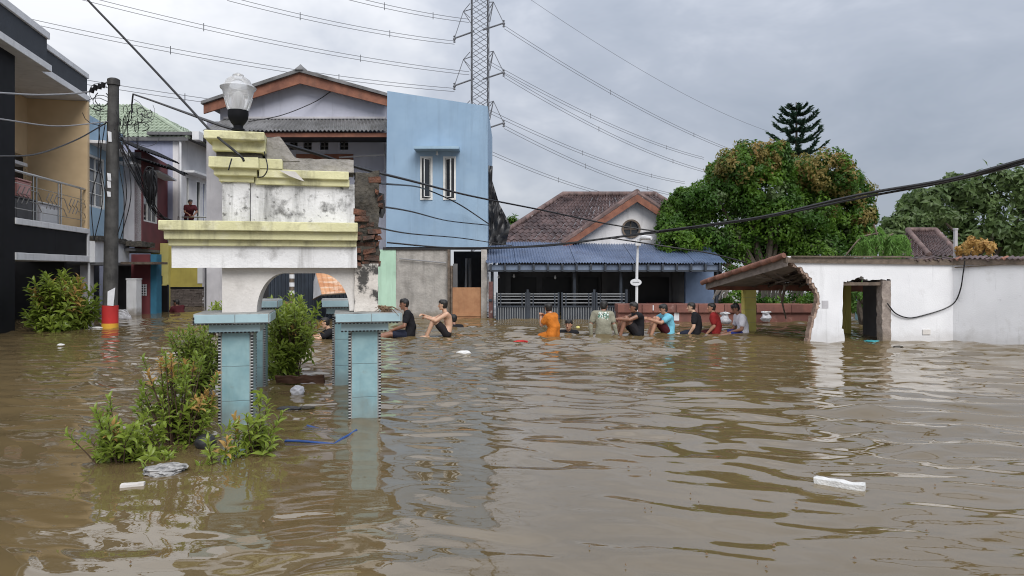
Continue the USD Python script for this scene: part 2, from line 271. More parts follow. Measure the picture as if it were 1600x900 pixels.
wm = usdkit.material(stage, '/World/Looks/flood_water', {
    'g': ('geometry', {}), 'n': ('noise_texture', {'scale': .35, 'detail': 4.0}), 'r': ('map_range', {'from_min': .35, 'from_max': .65, 'clamp': True}),
    'm': ('mix_color', {'a': (.128, .091, .042), 'b': (.102, .074, .035)}),
    'mp': ('mapping', {'scale': (5.0, 8.5, 1)}), 'nb': ('noise_texture', {'scale': 1.0, 'detail': 3.0, 'roughness': .45, 'distortion': .6}),
    'b': ('bump', {'strength': .10, 'distance': .012}),
    'p': ('principled_bsdf', {'roughness': .015, 'ior': 1.95, 'specular_ior_level': .5})},
    [('g.position', 'n.vector'), ('n.fac', 'r.value'), ('r.result', 'm.fac'), ('m.result', 'p.base_color'), ('g.position', 'mp.vector'), ('mp.vector', 'nb.vector'),
     ('nb.fac', 'b.height'), ('b.normal', 'p.normal')], surface='p.BSDF')
wv, wf = water()
solo('water', 'rippled brown flood water filling the whole street', 'flood water', (wv, wf), wm, smooth=True, kind='structure', at=(0, 0, 0))
# ---------------------------------------------------------------- ruined gate
GA = math.radians(13.5); GO = (-2.904, 6.96); GF = frame(*GO, GA)
def gs(px, d=0.0):
    k = (px - 800) / FOC; x0, y0, _ = GF(0, d, 0); return (k * y0 - x0) / (math.cos(GA) - k * math.sin(GA))
def gz(py, s, d=0.0): return PZ(py, GF(s, d, 0)[1])
gate = thing('ruined_gate', 'ruined pale yellow and white street gate on blue tiled pillars, broken at its right end', 'gate', (*GF(.8, .2, 0)[:2], -.9))
def pillar(F, w, dp, ztop, right_cap=.17, left_cap=.2, slab=True):
    p = part(gate, 'pillar', MB().fbox(F, .006, w - .006, .006, dp - .006, -.9, ztop), m_grout)
    e = .034; zs = [ztop]
    while zs[-1] > -.3: zs.append(zs[-1] - .345)
    for a, b in zip(zs[1:], zs[:-1]):
        for (u0, u1, v0, v1) in ((e, w - e, 0, .02), (e, w - e, dp - .02, dp)):
            part(p, 'tile', MB().fbox(F, u0, u1, v0, v1, a + .002, b - .002, .002), m_tile)
        for (u0, u1, v0, v1) in ((0, .02, e, dp - e), (w - .02, w, e, dp - e)):
            part(p, 'tile', MB().fbox(F, u0, u1, v0, v1, a + .002, b - .002, .002), m_tile)
    mw, mk = MB(), MB(); t = .0; e2 = .021
    for (cx, cy) in ((0, 0), (w, 0), (0, dp), (w, dp)):
        x0, x1 = (cx, cx + e2) if cx == 0 else (cx - e2, cx); y0, y1 = (cy, cy + e2) if cy == 0 else (cy - e2, cy)
        mw.fbox(F, x0, x1, y0, y1, -.3, ztop)
        z = -.3
        while z < ztop - .025:
            mk.fbox(F, x0 - .001, x1 + .001, y0 - .002, y1 + .002, z, z + .0165); z += .030
    part(p, 'mosaic_edge', mw, m_mos); part(p, 'mosaic_square', mk, m_black, kind='stuff')
    if slab:
        c1 = part(gate, 'capital', MB().fbox(F, -.075, w + .075, -.075, dp + .075, ztop, ztop + .088, .004), m_capt)
        c2 = part(gate, 'capital_slab', MB().fbox(F, -left_cap, w + right_cap, -.16, dp + .14, ztop + .088, ztop + .19, .005), m_grout)
        f0, f1, fm = -left_cap + .01, w + right_cap - .01, (w + right_cap - left_cap) / 2 + .03
        for (a, b) in ((f0, fm - .003), (fm + .003, f1)): part(c2, 'tile', MB().fbox(F, a, b, -.168, -.158, ztop + .10, ztop + .18, .002), m_capt)
        part(c2, 'tile', MB().fbox(F, w + right_cap - .002, w + right_cap + .008, -.15, dp + .13, ztop + .10, ztop + .18, .002), m_capt)
        dm = MB(); x = -left_cap
        while x < w + right_cap - .02: dm.fbox(F, x, x + .021, -.170, -.14, ztop + .080, ztop + .0905); x += .036
        x = -.075
        while x < w + .06: dm.fbox(F, x, x + .021, -.083, -.06, ztop - .008, ztop + .006); x += .036
        for zz in (.10, .136): dm.fbox(F, -left_cap - .003, -left_cap + .012, -.172, -.15, ztop + zz, ztop + zz + .022)
        part(c2, 'mosaic_square', dm, m_black, kind='stuff')
ZP = 0.925
pillar(GF, .325, .30, ZP)
pillar(frame(*GF(1.255, -.02, 0)[:2], GA), .325, .30, ZP - .01, right_cap=.2, left_cap=.14)
pillar(frame(-3.53, 9.10, GA), .325, .30, ZP + .03, left_cap=.14)
pillar(frame(-2.373, 9.30, GA), .325, .30, ZP + .03, left_cap=.14)
def gbox(px0, px1, py0, py1, d0, d1, b=.008, mb=None):
    a, c = gs(px0, d0), gs(px1, d0); sm = (a + c) / 2
    return (mb or MB()).fbox(GF, a, c, d0, d1, gz(py1, sm, d0), gz(py0, sm, d0), b)
# arch under the beam
sa, sb = gs(347, .04), gs(556, .04); z0, z1 = ZP + .19, gz(417, .6, -.02)
ol, orr = gs(401, .04), gs(546, .04); tl, tr = gs(444, .04), gs(500, .04); zt = gz(427, .6, .04)
hole = [(ol, z0 - .01)] + [(ol + (tl - ol) * (1 - math.cos(t)) , z0 + (zt - z0) * math.sin(t)) for t in np.linspace(0, math.pi / 2, 12)] + \
       [(orr - (orr - tr) * (1 - math.cos(t)), z0 + (zt - z0) * math.sin(t)) for t in np.linspace(math.pi / 2, 0, 12)] + [(orr, z0 - .01)]
outer = [(sa, z0), (ol, z0)] + hole[1:-1] + [(orr, z0), (sb - .02, z0), (sb, z1), (sa, z1)]
part(gate, 'arch', MB().poly(GF, outer, .04, .46), m_arch, 25)
def rough(mb, amp, sc, seed, edge=.05):
    v, f = mb.get(); m = trimesh.Trimesh(v, f, process=False); m.merge_vertices()
    v, f = trimesh.remesh.subdivide_to_size(m.vertices, m.faces, edge)
    m = trimesh.Trimesh(v, f, process=False); m.merge_vertices(); v = np.array(m.vertices)
    n = np.stack([meshkit.fbm(v * sc + 17 * k, 3, seed + k) - .5 for k in range(3)], -1); return v + n * 2 * amp, m.faces
part(gate, 'broken_pier', rough(gbox(554, 591, 412, 487, .0, .36, 0), .012, 9, 4), m_stainpier, 30, label='black stained stump over the right pillar')
part(gate, 'beam', rough(gbox(268, 558, 384, 418.5, -.07, .48, 0), .004, 6, 8, .08), m_beamwhite, 30)
for (a, b, c, d, dd) in ((247, 559, 346, 361, -.22), (256, 558.5, 361, 375, -.165), (263, 557, 375, 385, -.11)):
    part(gate, 'cornice', rough(gbox(a, b, c, d, dd, .60 + dd * .4, .006), .003, 5, int(a), .07), m_cream, 30)
part(gate, 'panel', rough(gbox(392, 554, 286, 347, .01, .36, 0), .005, 6, 6, .07), m_oldwhite, 30)
part(gate, 'corner_block', rough(gbox(347, 390, 284, 347, -.03, .33, 0), .005, 6, 9, .07), m_oldwhite, 30)
for (a, b, c, d, dd, d1) in ((326, 404, 245, 262, -.17, .5), (334, 401, 262, 274, -.115, .45), (342, 397, 274, 284, -.06, .4),
                         (404, 441, 248, 264, -.08, .42), (404, 545, 266, 279, -.07, .42), (399, 546, 279, 290, -.03, .40)):
    part(gate, 'upper_cornice', rough(gbox(a, b, c, d, dd, d1, .006), .004, 6, int(a + c), .07), m_cream, 30)
part(gate, 'raw_concrete', rough(gbox(436, 553, 248, 268, .04, .40, 0), .014, 8, 21, .04), m_rawconc, 30)
s0, s1, s2 = gs(416, .0), gs(428, .0), gs(468, .0)
part(gate, 'broken_slab', rough(MB().poly(GF, [(s0, gz(250, s0)), (s2, gz(250, s2)), (s2 - .06, gz(243, s2)), (s1 + .06, gz(212, s1)), (s0, gz(214, s0))], .03, .36), .012, 9, 31, .04), m_rawconc, 30)
part(gate, 'broken_core', rough(gbox(338, 410, 231, 247, -.03, .36, 0), .022, 10, 41, .035), m_mortar, 30)
part(gate, 'lamp_pedestal', rough(gbox(332, 414, 217, 237, -.08, .36, .01), .007, 8, 51, .05), m_cream, 30)
part(gate, 'lamp_pedestal_slab', rough(gbox(318, 413, 204.5, 218.5, -.17, .46, .01), .005, 6, 61, .05), m_cream, 30)
flap = MB(); fs = gs(440, -.1); pts = [GF(gs(x, -.11), -.11, gz(y, gs(x, -.11), -.11)) for x, y in ((436, 266), (461, 268), (475, 283), (468, 281), (452, 275))]
cc = np.mean(pts, 0); q = [np.array(p) + np.array([0, .02, 0]) for p in pts]
flap.add(pts + q, [[0, 1, 4], [1, 3, 4], [1, 2, 3], [5, 9, 6], [6, 9, 8], [6, 8, 7]]); part(gate, 'loose_plaster', flap, m_arch)
# broken brick end
core = rough(gbox(554, 592, 268, 414, .04, .34, 0), .035, 7, 71, .04); part(gate, 'broken_core', core, m_mortar, 30)
rb = random.Random(5)
row = 0; py = 276.0
while py < 410:
    xx = 550 + rb.uniform(-2, 5); lim = 596 - 8 * abs(math.sin(py * .07)) - (10 if 330 < py < 352 else 0)
    while xx < lim:
        w = rb.uniform(11, 24); dd = rb.uniform(-.045, .04); s_ = gs(xx, dd); e_ = gs(min(xx + w, lim + 4), dd)
        if rb.random() < .7 and (py > 335 or rb.random() < .5):
            zt_ = gz(py, s_, dd); h = rb.uniform(.04, .062); tl_ = rb.uniform(-.014, .014)
            c = []
            for z in (zt_ - h, zt_):
                c += [GF(s_ + rb.uniform(-.01, .01), dd + rb.uniform(-.01, .01), z - tl_), GF(e_ + rb.uniform(-.015, .015), dd + rb.uniform(-.02, .02), z + tl_), GF(e_ + rb.uniform(-.01, .01), dd + .16, z + tl_), GF(s_, dd + .16, z - tl_)]
            part(gate, 'brick', MB().hexa(c), m_brick)
        xx += w + 2
    py += 10.2
lp = np.array([PX(371, 6.98), 6.98 + .02, 0.0])
# lamp on the gate
zb = PZ(204.5, 7.0)
lamp = thing('gate_lamp', 'clear glass lantern with black base standing on the ruined gate', 'lamp', (lp[0], lp[1], zb)); sc = 7.0 / FOC
part(lamp, 'base', MB().lathe([(0.001, 0), (.062, 0), (.062, .018), (.045, .03), (.045, .05), (.066, .075), (.092, .12), (.098, .155), (.098, .20), (.05, .205), (.001, .205)], (lp[0], lp[1], zb), 24), m_charcoal, 35)
m_lglass = usdkit.material(stage, '/World/Looks/lamp_glass', {'t': ('transparent_bsdf', {'color': (.93, .94, .95)}), 'g': ('glossy_bsdf', {'color': (.9, .9, .9), 'roughness': .08}), 'd': ('translucent_bsdf', {'color': (.95, .95, .96)}),
    'w': ('diffuse_bsdf', {'color': (.9, .9, .91)}), 'f': ('layer_weight', {'blend': .35}), 'dd': ('mix_closure', {'fac': .5}), 'a': ('mix_closure', {'fac': .55}), 'b': ('mix_closure', {})},
    [('d.BSDF', 'dd.closure1'), ('w.BSDF', 'dd.closure2'), ('t.BSDF', 'a.closure1'), ('dd.closure', 'a.closure2'), ('f.fresnel', 'b.fac'), ('a.closure', 'b.closure1'), ('g.BSDF', 'b.closure2')], surface='b.closure')
gl = MB(); prof = [(.098, .20), (.112, .25), (.132, .33), (.15, .40), (.168, .415), (.172, .43), (.150, .445), (.135, .455), (.115, .50), (.075, .53), (.055, .535), (.052, .555), (.03, .57), (.001, .572)]
gl.lathe(prof, (lp[0], lp[1], zb), 32); part(lamp, 'glass_shade', gl, m_lglass, 40)
rib = MB()
for k in range(16):
    a = k * math.pi / 8; rib.tube([(lp[0] + math.cos(a) * r * 1.005, lp[1] + math.sin(a) * r * 1.005, zb + z) for r, z in ((.100, .21), (.112, .25), (.132, .33))], .0045, 5)
part(lamp, 'glass_rib', rib, m_lglass, 40)
part(lamp, 'bulb', MB().lathe([(.001, .40), (.035, .385), (.05, .35), (.045, .31), (.025, .26), (.02, .21)], (lp[0], lp[1], zb), 16), m_foam, 40)
# black plastic sheet caught on the broken end
def sheet(pts2, Y, mat, name, label, cat, th=.012, amp=.03, seed=1, sub=.05):
    mb = MB().poly(lambda s, d, z: (s, Y + d, z), [(PX(x, Y), PZ(y, Y)) for x, y in pts2], 0, th)
    v, f = mb.get(); v, f = trimesh.remesh.subdivide_to_size(v, f, sub); v[:, 1] += (meshkit.fbm(v * np.array([7, 0.5, 3]), 3, seed) - .5) * 2 * amp * 2
    return solo(name, label, cat, (v, f), mat, 40)
sheet([(574, 304), (584, 293), (590, 300), (600, 303), (602, 330), (598, 341), (584, 338), (578, 325)], 7.55, m_blackcloth, 'plastic_sheet', 'torn black plastic sheet caught on the broken brick end of the gate', 'plastic sheet', seed=3)
tw = MB(); rt = random.Random(9); c0 = np.array(GF(gs(596, -.05), -.08, ZP + .235))
for k in range(70):
    a = rt.gauss(0, .5); L = rt.uniform(.09, .21); e = c0 + np.array([math.sin(a) * .09 + rt.uniform(-.01, .13), -rt.uniform(.02, .08), -L * math.cos(a) * .8])
    tw.tube([c0 + np.array([rt.uniform(-.04, .05), rt.uniform(-.03, .03), rt.uniform(-.02, .015)]), (c0 + e) / 2 + np.array([.03, -.02, .02]), e], [.004, .0035, .002], 4)
solo('dry_twigs', 'bundle of dry brown twigs lying on the right tiled pillar', 'twigs', tw, m_twig, kind=None)
# ---------------------------------------------------------------- house helpers
def wall(mb, F, s0, s1, z0, z1, d=0.0, th=.2, holes=()):
    """a wall slab in the plane of frame F with rectangular openings (s0, s1, z0, z1)"""
    return mb.poly(F, [(s0, z0), (s1, z0), (s1, z1), (s0, z1)], d, d + th, [[(a, c), (b, c), (b, e), (a, e)] for a, b, c, e in holes])
def window(h, F, s0, s1, z0, z1, cols, rows, d=0.0, fr=.05, mat=None, glass=None, bar=.025):
    mat = mat or m_wtrim
    m = MB(); m.fbox(F, s0, s0 + fr, d - .03, d + .07, z0, z1); m.fbox(F, s1 - fr, s1, d - .03, d + .07, z0, z1)
    m.fbox(F, s0 + fr, s1 - fr, d - .03, d + .07, z1 - fr, z1); m.fbox(F, s0 + fr, s1 - fr, d - .03, d + .07, z0, z0 + fr)
    w = part(h, 'window', m, mat); cw, rh = (s1 - s0 - 2 * fr) / cols, (z1 - z0 - 2 * fr) / rows
    for i in range(cols):
        for j in range(rows):
            a, b = s0 + fr + i * cw, z0 + fr + j * rh
            part(w, 'pane', MB().fbox(F, a + (bar / 2 if i else 0), a + cw - (bar / 2 if i < cols - 1 else 0), d + .03, d + .04, b + (bar / 2 if j else 0), b + rh - (bar / 2 if j < rows - 1 else 0)), (glass or [m_glassdark])[(i * rows + j) % len(glass or [1])])
    g = MB()
    for i in range(1, cols): g.fbox(F, s0 + fr + i * cw - bar / 2, s0 + fr + i * cw + bar / 2, d, d + .05, z0 + fr, z1 - fr)
    for j in range(1, rows): g.fbox(F, s0 + fr, s1 - fr, d + .002, d + .052, z0 + fr + j * rh - bar / 2, z0 + fr + j * rh + bar / 2)
    if g.n: part(w, 'glazing_bar', g, mat)
    return w
def corrugated(p00, p10, p01, p11, waves, amp, th=.012, n=8):
    """corrugated sheet between the top edge p00-p10 and the bottom edge p01-p11"""
    p00, p10, p01, p11 = map(np.asarray, (p00, p10, p01, p11)); m = waves * n + 1; t = np.linspace(0, 1, m)[:, None]
    nn = np.cross(p10 - p00, p01 - p00); nn = nn / np.linalg.norm(nn); nn = nn * np.sign(nn[2]) if abs(nn[2]) > 1e-6 else nn
    w = amp * np.sin(t * waves * 2 * np.pi); a = p00 + (p10 - p00) * t + nn * w; b = p01 + (p11 - p01) * t + nn * w
    v = np.vstack([a, b, a - nn * th, b - nn * th]); i = np.arange(m - 1)
    f = np.vstack([np.stack(x, 1) for x in ([i, i + 1, i + m + 1, i + m], [i + 2 * m, i + 3 * m, i + 3 * m + 1, i + 2 * m + 1], [i + m, i + m + 1, i + 3 * m + 1, i + 3 * m], [i, i + 2 * m, i + 2 * m + 1, i + 1])])
    return v, np.vstack([f[:, [0, 1, 2]], f[:, [0, 2, 3]]])
def tile_slope(p00, p10, p01, p11, rows, cols, amp=.035, step=.03, n=6, jit=.0, seed=1):
    """courses of curved roof tiles laid from the bottom edge (p01-p11) to the top edge (p00-p10)"""
    rng = np.random.RandomState(seed); p00, p10, p01, p11 = map(lambda a: np.asarray(a, float), (p00, p10, p01, p11))
    nn = np.cross(p11 - p01, p00 - p01); nn /= np.linalg.norm(nn); nn = nn if nn[2] > 0 else -nn; V, F, k = [], [], 0
    wid = max(np.linalg.norm(p11 - p01), np.linalg.norm(p10 - p00))
    for r in range(rows):
        t0, t1 = r / rows, (r + 1.12) / rows
        for c in range(cols):
            u0, u1 = c / cols, (c + 1) / cols; u = np.linspace(0, 1, n + 1); j = rng.randn(3) * jit
            prof = amp * np.sin(u * 2 * np.pi + .6)
            lo = lambda uu, t: (p01 + (p11 - p01) * uu) * (1 - t) + (p00 + (p10 - p00) * uu) * t
            if np.linalg.norm(lo(1, t0) - lo(0, t0)) < 1e-6: continue
            A = np.array([lo(u0 + (u1 - u0) * x, t0) for x in u]) + nn * (prof + step)[:, None] + j
            B = np.array([lo(u0 + (u1 - u0) * x, min(t1, 1.0)) for x in u]) + nn * prof[:, None] + j
            C = A - nn * .03
            V += [A, B, C]; i = np.arange(n)
            F += [np.stack([i, i + 1, i + n + 2, i + n + 1], 1) + k, np.stack([i + 2 * n + 2, i + 2 * n + 3, i + 1, i], 1) + k]; k += 3 * (n + 1)
    f = np.vstack(F); return np.vstack(V), np.vstack([f[:, [0, 1, 2]], f[:, [0, 2, 3]]])
LA = math.atan2(1, -.226); LF = frame(-12.45, 17.6, LA)              # along the row of houses on the left, s away from the camera, d into the houses
# ---------------------------------------------------------------- left row: black and yellow house
h = thing('black_yellow_house', 'two storey house in black cladding and ochre yellow with a balcony, leftmost', 'house', (*LF(1.5, 2, 0)[:2], -.9))
part(h, 'wall', MB().fbox(LF, -7, 0, -.02, 6, -.9, 6.87), m_charcoal, label='black clad wall at the street')
part(h, 'wall', wall(MB(), LF, 0.0, 5.0, 2.67, 6.87, 1.65, .2, [(3.25, 4.75, 2.7, 5.05)]), m_yellow)
part(h, 'side_wall', MB().fbox(LF, 4.85, 5.02, -.05, 1.65, 2.82, 6.87), m_yellow)
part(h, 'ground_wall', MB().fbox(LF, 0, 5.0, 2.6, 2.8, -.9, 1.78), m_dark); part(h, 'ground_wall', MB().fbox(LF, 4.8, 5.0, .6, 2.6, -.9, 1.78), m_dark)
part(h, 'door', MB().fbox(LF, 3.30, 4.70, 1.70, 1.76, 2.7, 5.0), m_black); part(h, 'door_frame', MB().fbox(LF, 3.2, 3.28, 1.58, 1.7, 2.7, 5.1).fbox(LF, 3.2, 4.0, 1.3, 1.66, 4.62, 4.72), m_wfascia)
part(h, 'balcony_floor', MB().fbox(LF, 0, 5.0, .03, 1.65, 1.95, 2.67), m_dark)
part(h, 'balcony_panel', MB().fbox(LF, 0, 2.5, .0, .03, 1.96, 2.67).fbox(LF, 2.506, 4.95, .0, .03, 1.96, 2.67), m_charcoal)
part(h, 'balcony_trim', MB().fbox(LF, 0, 5.03, -.05, .06, 2.67, 2.83, .01), m_wfascia); part(h, 'balcony_trim', MB().fbox(LF, 0, 5.03, -.05, 1.6, 1.77, 1.96, .01), m_wfascia)
part(h, 'balcony_trim', MB().fbox(LF, 4.93, 5.03, -.047, .06, 1.96, 2.67), m_wfascia)
part(h, 'roof_slab', MB().fbox(LF, -7, 1.42, -.32, 1.9, 6.87, 7.05, .01), m_wfascia); part(h, 'parapet', MB().fbox(LF, -7, 1.36, -.22, 1.7, 7.05, 7.74), m_parapet)
part(h, 'coping', MB().fbox(LF, -7, 1.40, -.28, 1.8, 7.74, 7.93, .01), m_wfascia)
part(h, 'roof_slab', MB().fbox(LF, 1.43, 5.06, -.06, 3.9, 6.88, 7.06, .01), m_wfascia); part(h, 'parapet', MB().fbox(LF, 1.37, 5.02, .02, 3.7, 7.06, 7.62), m_parapet)
part(h, 'coping', MB().fbox(LF, 1.41, 5.05, -.03, 3.8, 7.62, 7.78, .01), m_wfascia)
part(h, 'downpipe', MB().tube([LF(5.12, -.0, z) for z in (-.9, 1.5, 2.5)] + [LF(5.12, .0, 2.72), LF(5.0, -.02, 2.86)], .04, 8), m_wfascia, 40)
rail = part(h, 'balcony_rail', MB().tube([LF(0, .02, 4.02), LF(5.0, .02, 4.07)], .035, 8), m_stainless, 40)
for s in (.02, 1.13, 1.33, 2.78, 2.96, 4.5, 4.9): part(rail, 'post', MB().tube([LF(s, .02, 2.83), LF(s, .02, 4.04)], .022, 6), m_stainless, 40)
for z in (3.08, 3.72): part(rail, 'rail_bar', MB().tube([LF(0, .02, z), LF(4.95, .02, z)], .011, 5), m_stainless, 40)
for k0 in (.15, 1.9, 3.5):
    for k in range(3):
        s = k0 + k * .26
        part(rail, 'zigzag_bar', MB().tube([LF(s, .0, 3.22), LF(s + .17, .0, 3.40), LF(s, .0, 3.46), LF(s + .19, .0, 3.66)], .013, 5), m_stainless, 40)
    part(rail, 'rail_bar', MB().tube([LF(k0 + .7, .0, 3.62), LF(k0 + 1.25, .0, 3.60), LF(k0 + 1.55, .0, 3.30)], .011, 5), m_stainless, 40); part(rail, 'rail_bar', MB().tube([LF(k0 + .7, .0, 3.32), LF(k0 + 1.2, .0, 3.30), LF(k0 + 1.45, .0, 3.1)], .011, 5), m_stainless, 40)
def crate(name, label, cat, s0, s1, d0, d1, z0, z1, mat, lid):
    t = thing(name, label, cat, (*LF((s0 + s1) / 2, (d0 + d1) / 2, 0)[:2], z0)); part(t, 'body', MB().fbox(LF, s0, s1, d0, d1, z0, z1, .03), mat, 30)
    part(t, 'lid', MB().fbox(LF, s0 - .02, s1 + .02, d0 - .02, d1 + .02, z1, z1 + .04, .012), lid, 30); part(t, 'front_panel', MB().fbox(LF, s0 + .08, s1 - .08, d0 - .012, d0, z0 + .1, z1 - .1, .004), lid)
crate('storage_box', 'dark grey box standing behind the balcony rail', 'box', .9, 2.2, .35, 1.0, 2.68, 3.42, m_dim, m_dim)
crate('storage_box', 'pale pink box on the grey box behind the balcony rail', 'box', 1.15, 1.95, .4, .9, 3.47, 3.92, M('pink_plastic', lin(190, 130, 125), rough=.4), M('pink_lid', lin(205, 150, 145), rough=.4))
crate('storage_box', 'pale grey box in the middle of the balcony', 'box', 2.5, 3.9, .4, 1.0, 2.68, 3.42, m_greywhite, m_wfascia)
# ---------------------------------------------------------------- left row: pale blue house
h = thing('pale_blue_house', 'narrow pale blue two storey house behind the concrete pole', 'house', (*LF(6.8, 2, 0)[:2], -.9))
part(h, 'wall', wall(MB(), LF, 5.03, 8.6, 2.45, 6.5, 0, .25, [(5.06 + .07, 6.6, 3.56, 5.26)]), m_bluehouse); part(h, 'side_wall', MB().fbox(LF, 8.35, 8.6, .25, 4, 2.45, 6.5), m_bluehouse)
window(h, LF, 5.13, 6.6, 3.56, 5.26, 2, 4, .05, .07, glass=[m_glassdark, m_glassdark, m_glassdark, m_glasspale])
part(h, 'lintel', MB().fbox(LF, 5.05, 7.9, -.5, .0, 5.58, 5.68, .01), m_wfascia); part(h, 'lintel', MB().fbox(LF, 8.0, 9.1, -.55, .0, 5.34, 5.44, .01), m_wfascia)
part(h, 'debris_ledge', rough(MB().fbox(LF, 5.05, 8.6, -.28, .1, 2.45, 2.60), .05, 5, 3, .12), m_mortar, 30); part(h, 'fascia', MB().fbox(LF, 5.05, 8.6, -.2, .2, 1.76, 2.45), m_wfascia)
part(h, 'canopy_slab', MB().fbox(LF, 5.1, 8.7, -.75, 2.2, 1.66, 1.76, .01), m_dim); part(h, 'ground_wall', MB().fbox(LF, 5.03, 13, 2.2, 2.4, -.9, 2.3), m_dim)
part(h, 'pillar', MB().fbox(LF, 5.25, 5.55, .0, .3, -.9, 1.66), m_greywhite); part(h, 'dark_doorway', MB().fbox(LF, 5.6, 6.6, 2.17, 2.2, -.9, 1.3), m_black)
gp = P(205, 493, 23.4); gpost = thing('gate_pillar', 'short white gate pillar standing in the water beside the maroon wall', 'pillar', (gp[0], 23.4, -.9))
F2 = frame(PX(197.5, 23.4), 23.4); part(gpost, 'shaft', MB().fbox(F2, 0, .33, 0, .33, -.9, 1.18), m_wfascia); part(gpost, 'cap', MB().fbox(F2, -.015, .345, -.015, .345, 1.18, 1.23, .008), m_wfascia)
sheet([(158, 498), (166, 486), (172, 482), (196, 484), (204, 493), (205, 498)], 21.8, m_bag, 'tarpaulin', 'crumpled pale tarpaulin sagging into the water behind the concrete pole', 'tarpaulin', .02, .08, 5, .1)
# ---------------------------------------------------------------- left row: maroon house
CF = frame(-13.83, 26.3, LA); cs = lambda px: ((px - 800) / FOC * 26.3 + 13.83) / (math.cos(LA) - (px - 800) / FOC * math.sin(LA))
h = thing('maroon_house', 'maroon and white two storey house with black awnings behind the tangled cables', 'house', (*CF(2, 1, 0)[:2], -.9))
s3 = cs(262)
part(h, 'end_wall', MB().fbox(CF, 0, .2, .02, 1.2, 2.55, 5.9), m_greywhite, label='dull white end wall'); part(h, 'wall', wall(MB(), CF, 0, s3, 2.3, 6.0, 0, .25, [(cs(224.5), cs(246), 3.35, 5.2)]), m_maroon)
window(h, CF, cs(224.5), cs(246), 3.35, 5.2, 3, 2, .04, .06)
part(h, 'lintel', MB().fbox(CF, cs(228), cs(258), -.45, .02, 5.24, 5.32, .01), m_wfascia)
part(h, 'overhang', MB().fbox(CF, -.8, s3 - .05, .0, 3.2, 2.2, 2.3), m_dim); part(h, 'debris_ledge', rough(MB().fbox(CF, -.9, .9, -.25, .3, 2.36, 2.54), .05, 5, 13, .12), m_mortar, 30)
for (a, b, za, zbb, ov) in ((-1.2, 2.3, 6.25, 5.85, .8), (-1.0, 2.5, 5.75, 5.45, 1.1)):
    v = [CF(a, .6, za), CF(b, .0, za), CF(a, -ov + .6, zbb), CF(b, -ov, zbb)]
    part(h, 'awning', corrugated(v[0], v[1], v[2], v[3], 14, .03), m_charcoal, 50)
part(h, 'awning_beam', MB().fbox(CF, -.3, 2.4, -1.0, -.92, 5.36, 5.45), m_dark)
f2 = frame(0, 24.2); part(h, 'ground_wall', MB().fbox(f2, PX(205, 24.2), PX(234, 24.2), .0, .25, -.9, 2.05), m_maroon)
vb = MB(); cx, cz = PX(221, 24.2), PZ(453, 24.2)
for i in range(5): vb.fbox(f2, cx - .17 + i * .085 - .012, cx - .17 + i * .085 + .012, -.03, .0, cz - .2, cz + .2)
for i in range(5): vb.fbox(f2, cx - .19, cx + .19, -.028, .0, cz - .17 + i * .085 - .012, cz - .17 + i * .085 + .012)
part(h, 'vent_block', vb, m_wfascia); part(h, 'vent_recess', MB().fbox(f2, cx - .2, cx + .2, -.008, .0, cz - .2, cz + .2), m_black)
part(h, 'teal_pillar', MB().fbox(frame(PX(233.5, 24.3), 24.3), 0, .27, -.05, .3, -.9, 2.05), m_teal); part(h, 'doorway', MB().fbox(f2, PX(168, 25.5), PX(206, 25.5), 1.3, 1.4, -.9, 1.7), m_dim)
part(h, 'canopy_slab', MB().fbox(f2, PX(196, 23.6), PX(246, 23.6), -.9, .1, 1.70, 1.78), m_wood)
# cable bundle hanging at the house
cb = MB(); rc = random.Random(4)
for k in range(26):
    c = P(236 + rc.uniform(-4, 4), 290 + rc.uniform(-14, 14), 22.0); a = rc.uniform(0, 3.14); r = rc.uniform(.09, .17)
    cb.tube([c + np.array([math.cos(t) * r * math.cos(a), math.cos(t) * r * math.sin(a), math.sin(t) * r * 2.3]) for t in np.linspace(0, 6.28, 14)], .022, 5)
solo('cable_coil', 'black coil of spare cable hanging in front of the maroon house', 'cable', cb, m_cable, 40)
# green tiled roof behind
h = thing('green_roof_house', 'lavender house with a pale green hipped tile roof behind the pole', 'house', (-15, 30, -.9))
zl, zt_ = PZ(214, 29.8), PZ(163, 32.8); e0, e1, r0, r1 = (-18.0, 29.8, zl), (PX(294, 29.8), 29.8, zl), (-21, 32.8, zt_), (PX(213, 32.8), 32.8, zt_)
part(h, 'wall', MB().box(-17.8, PX(277, 30.15) - .02, 30.15, 33, -.9, zl - .05), m_lav2)
part(h, 'roof', tile_slope(r0, r1, e0, e1, 12, 22, .03, .035, 4), m_gtile, 40); e2 = (PX(294, 29.8), 37.2, zl); part(h, 'roof', tile_slope(r1, r1, e1, e2, 12, 16, .03, .035, 4), m_gtile, 40)
part(h, 'ridge', MB().tube([r1, ((r1[0] + e1[0]) / 2, (r1[1] + e1[1]) / 2, (r1[2] + e1[2]) / 2 + .05), e1], .1, 8), m_gtile, 40); part(h, 'eave_board', MB().box(-18, e1[0], 29.78, 29.84, zl - .16, zl - .0), m_dim)
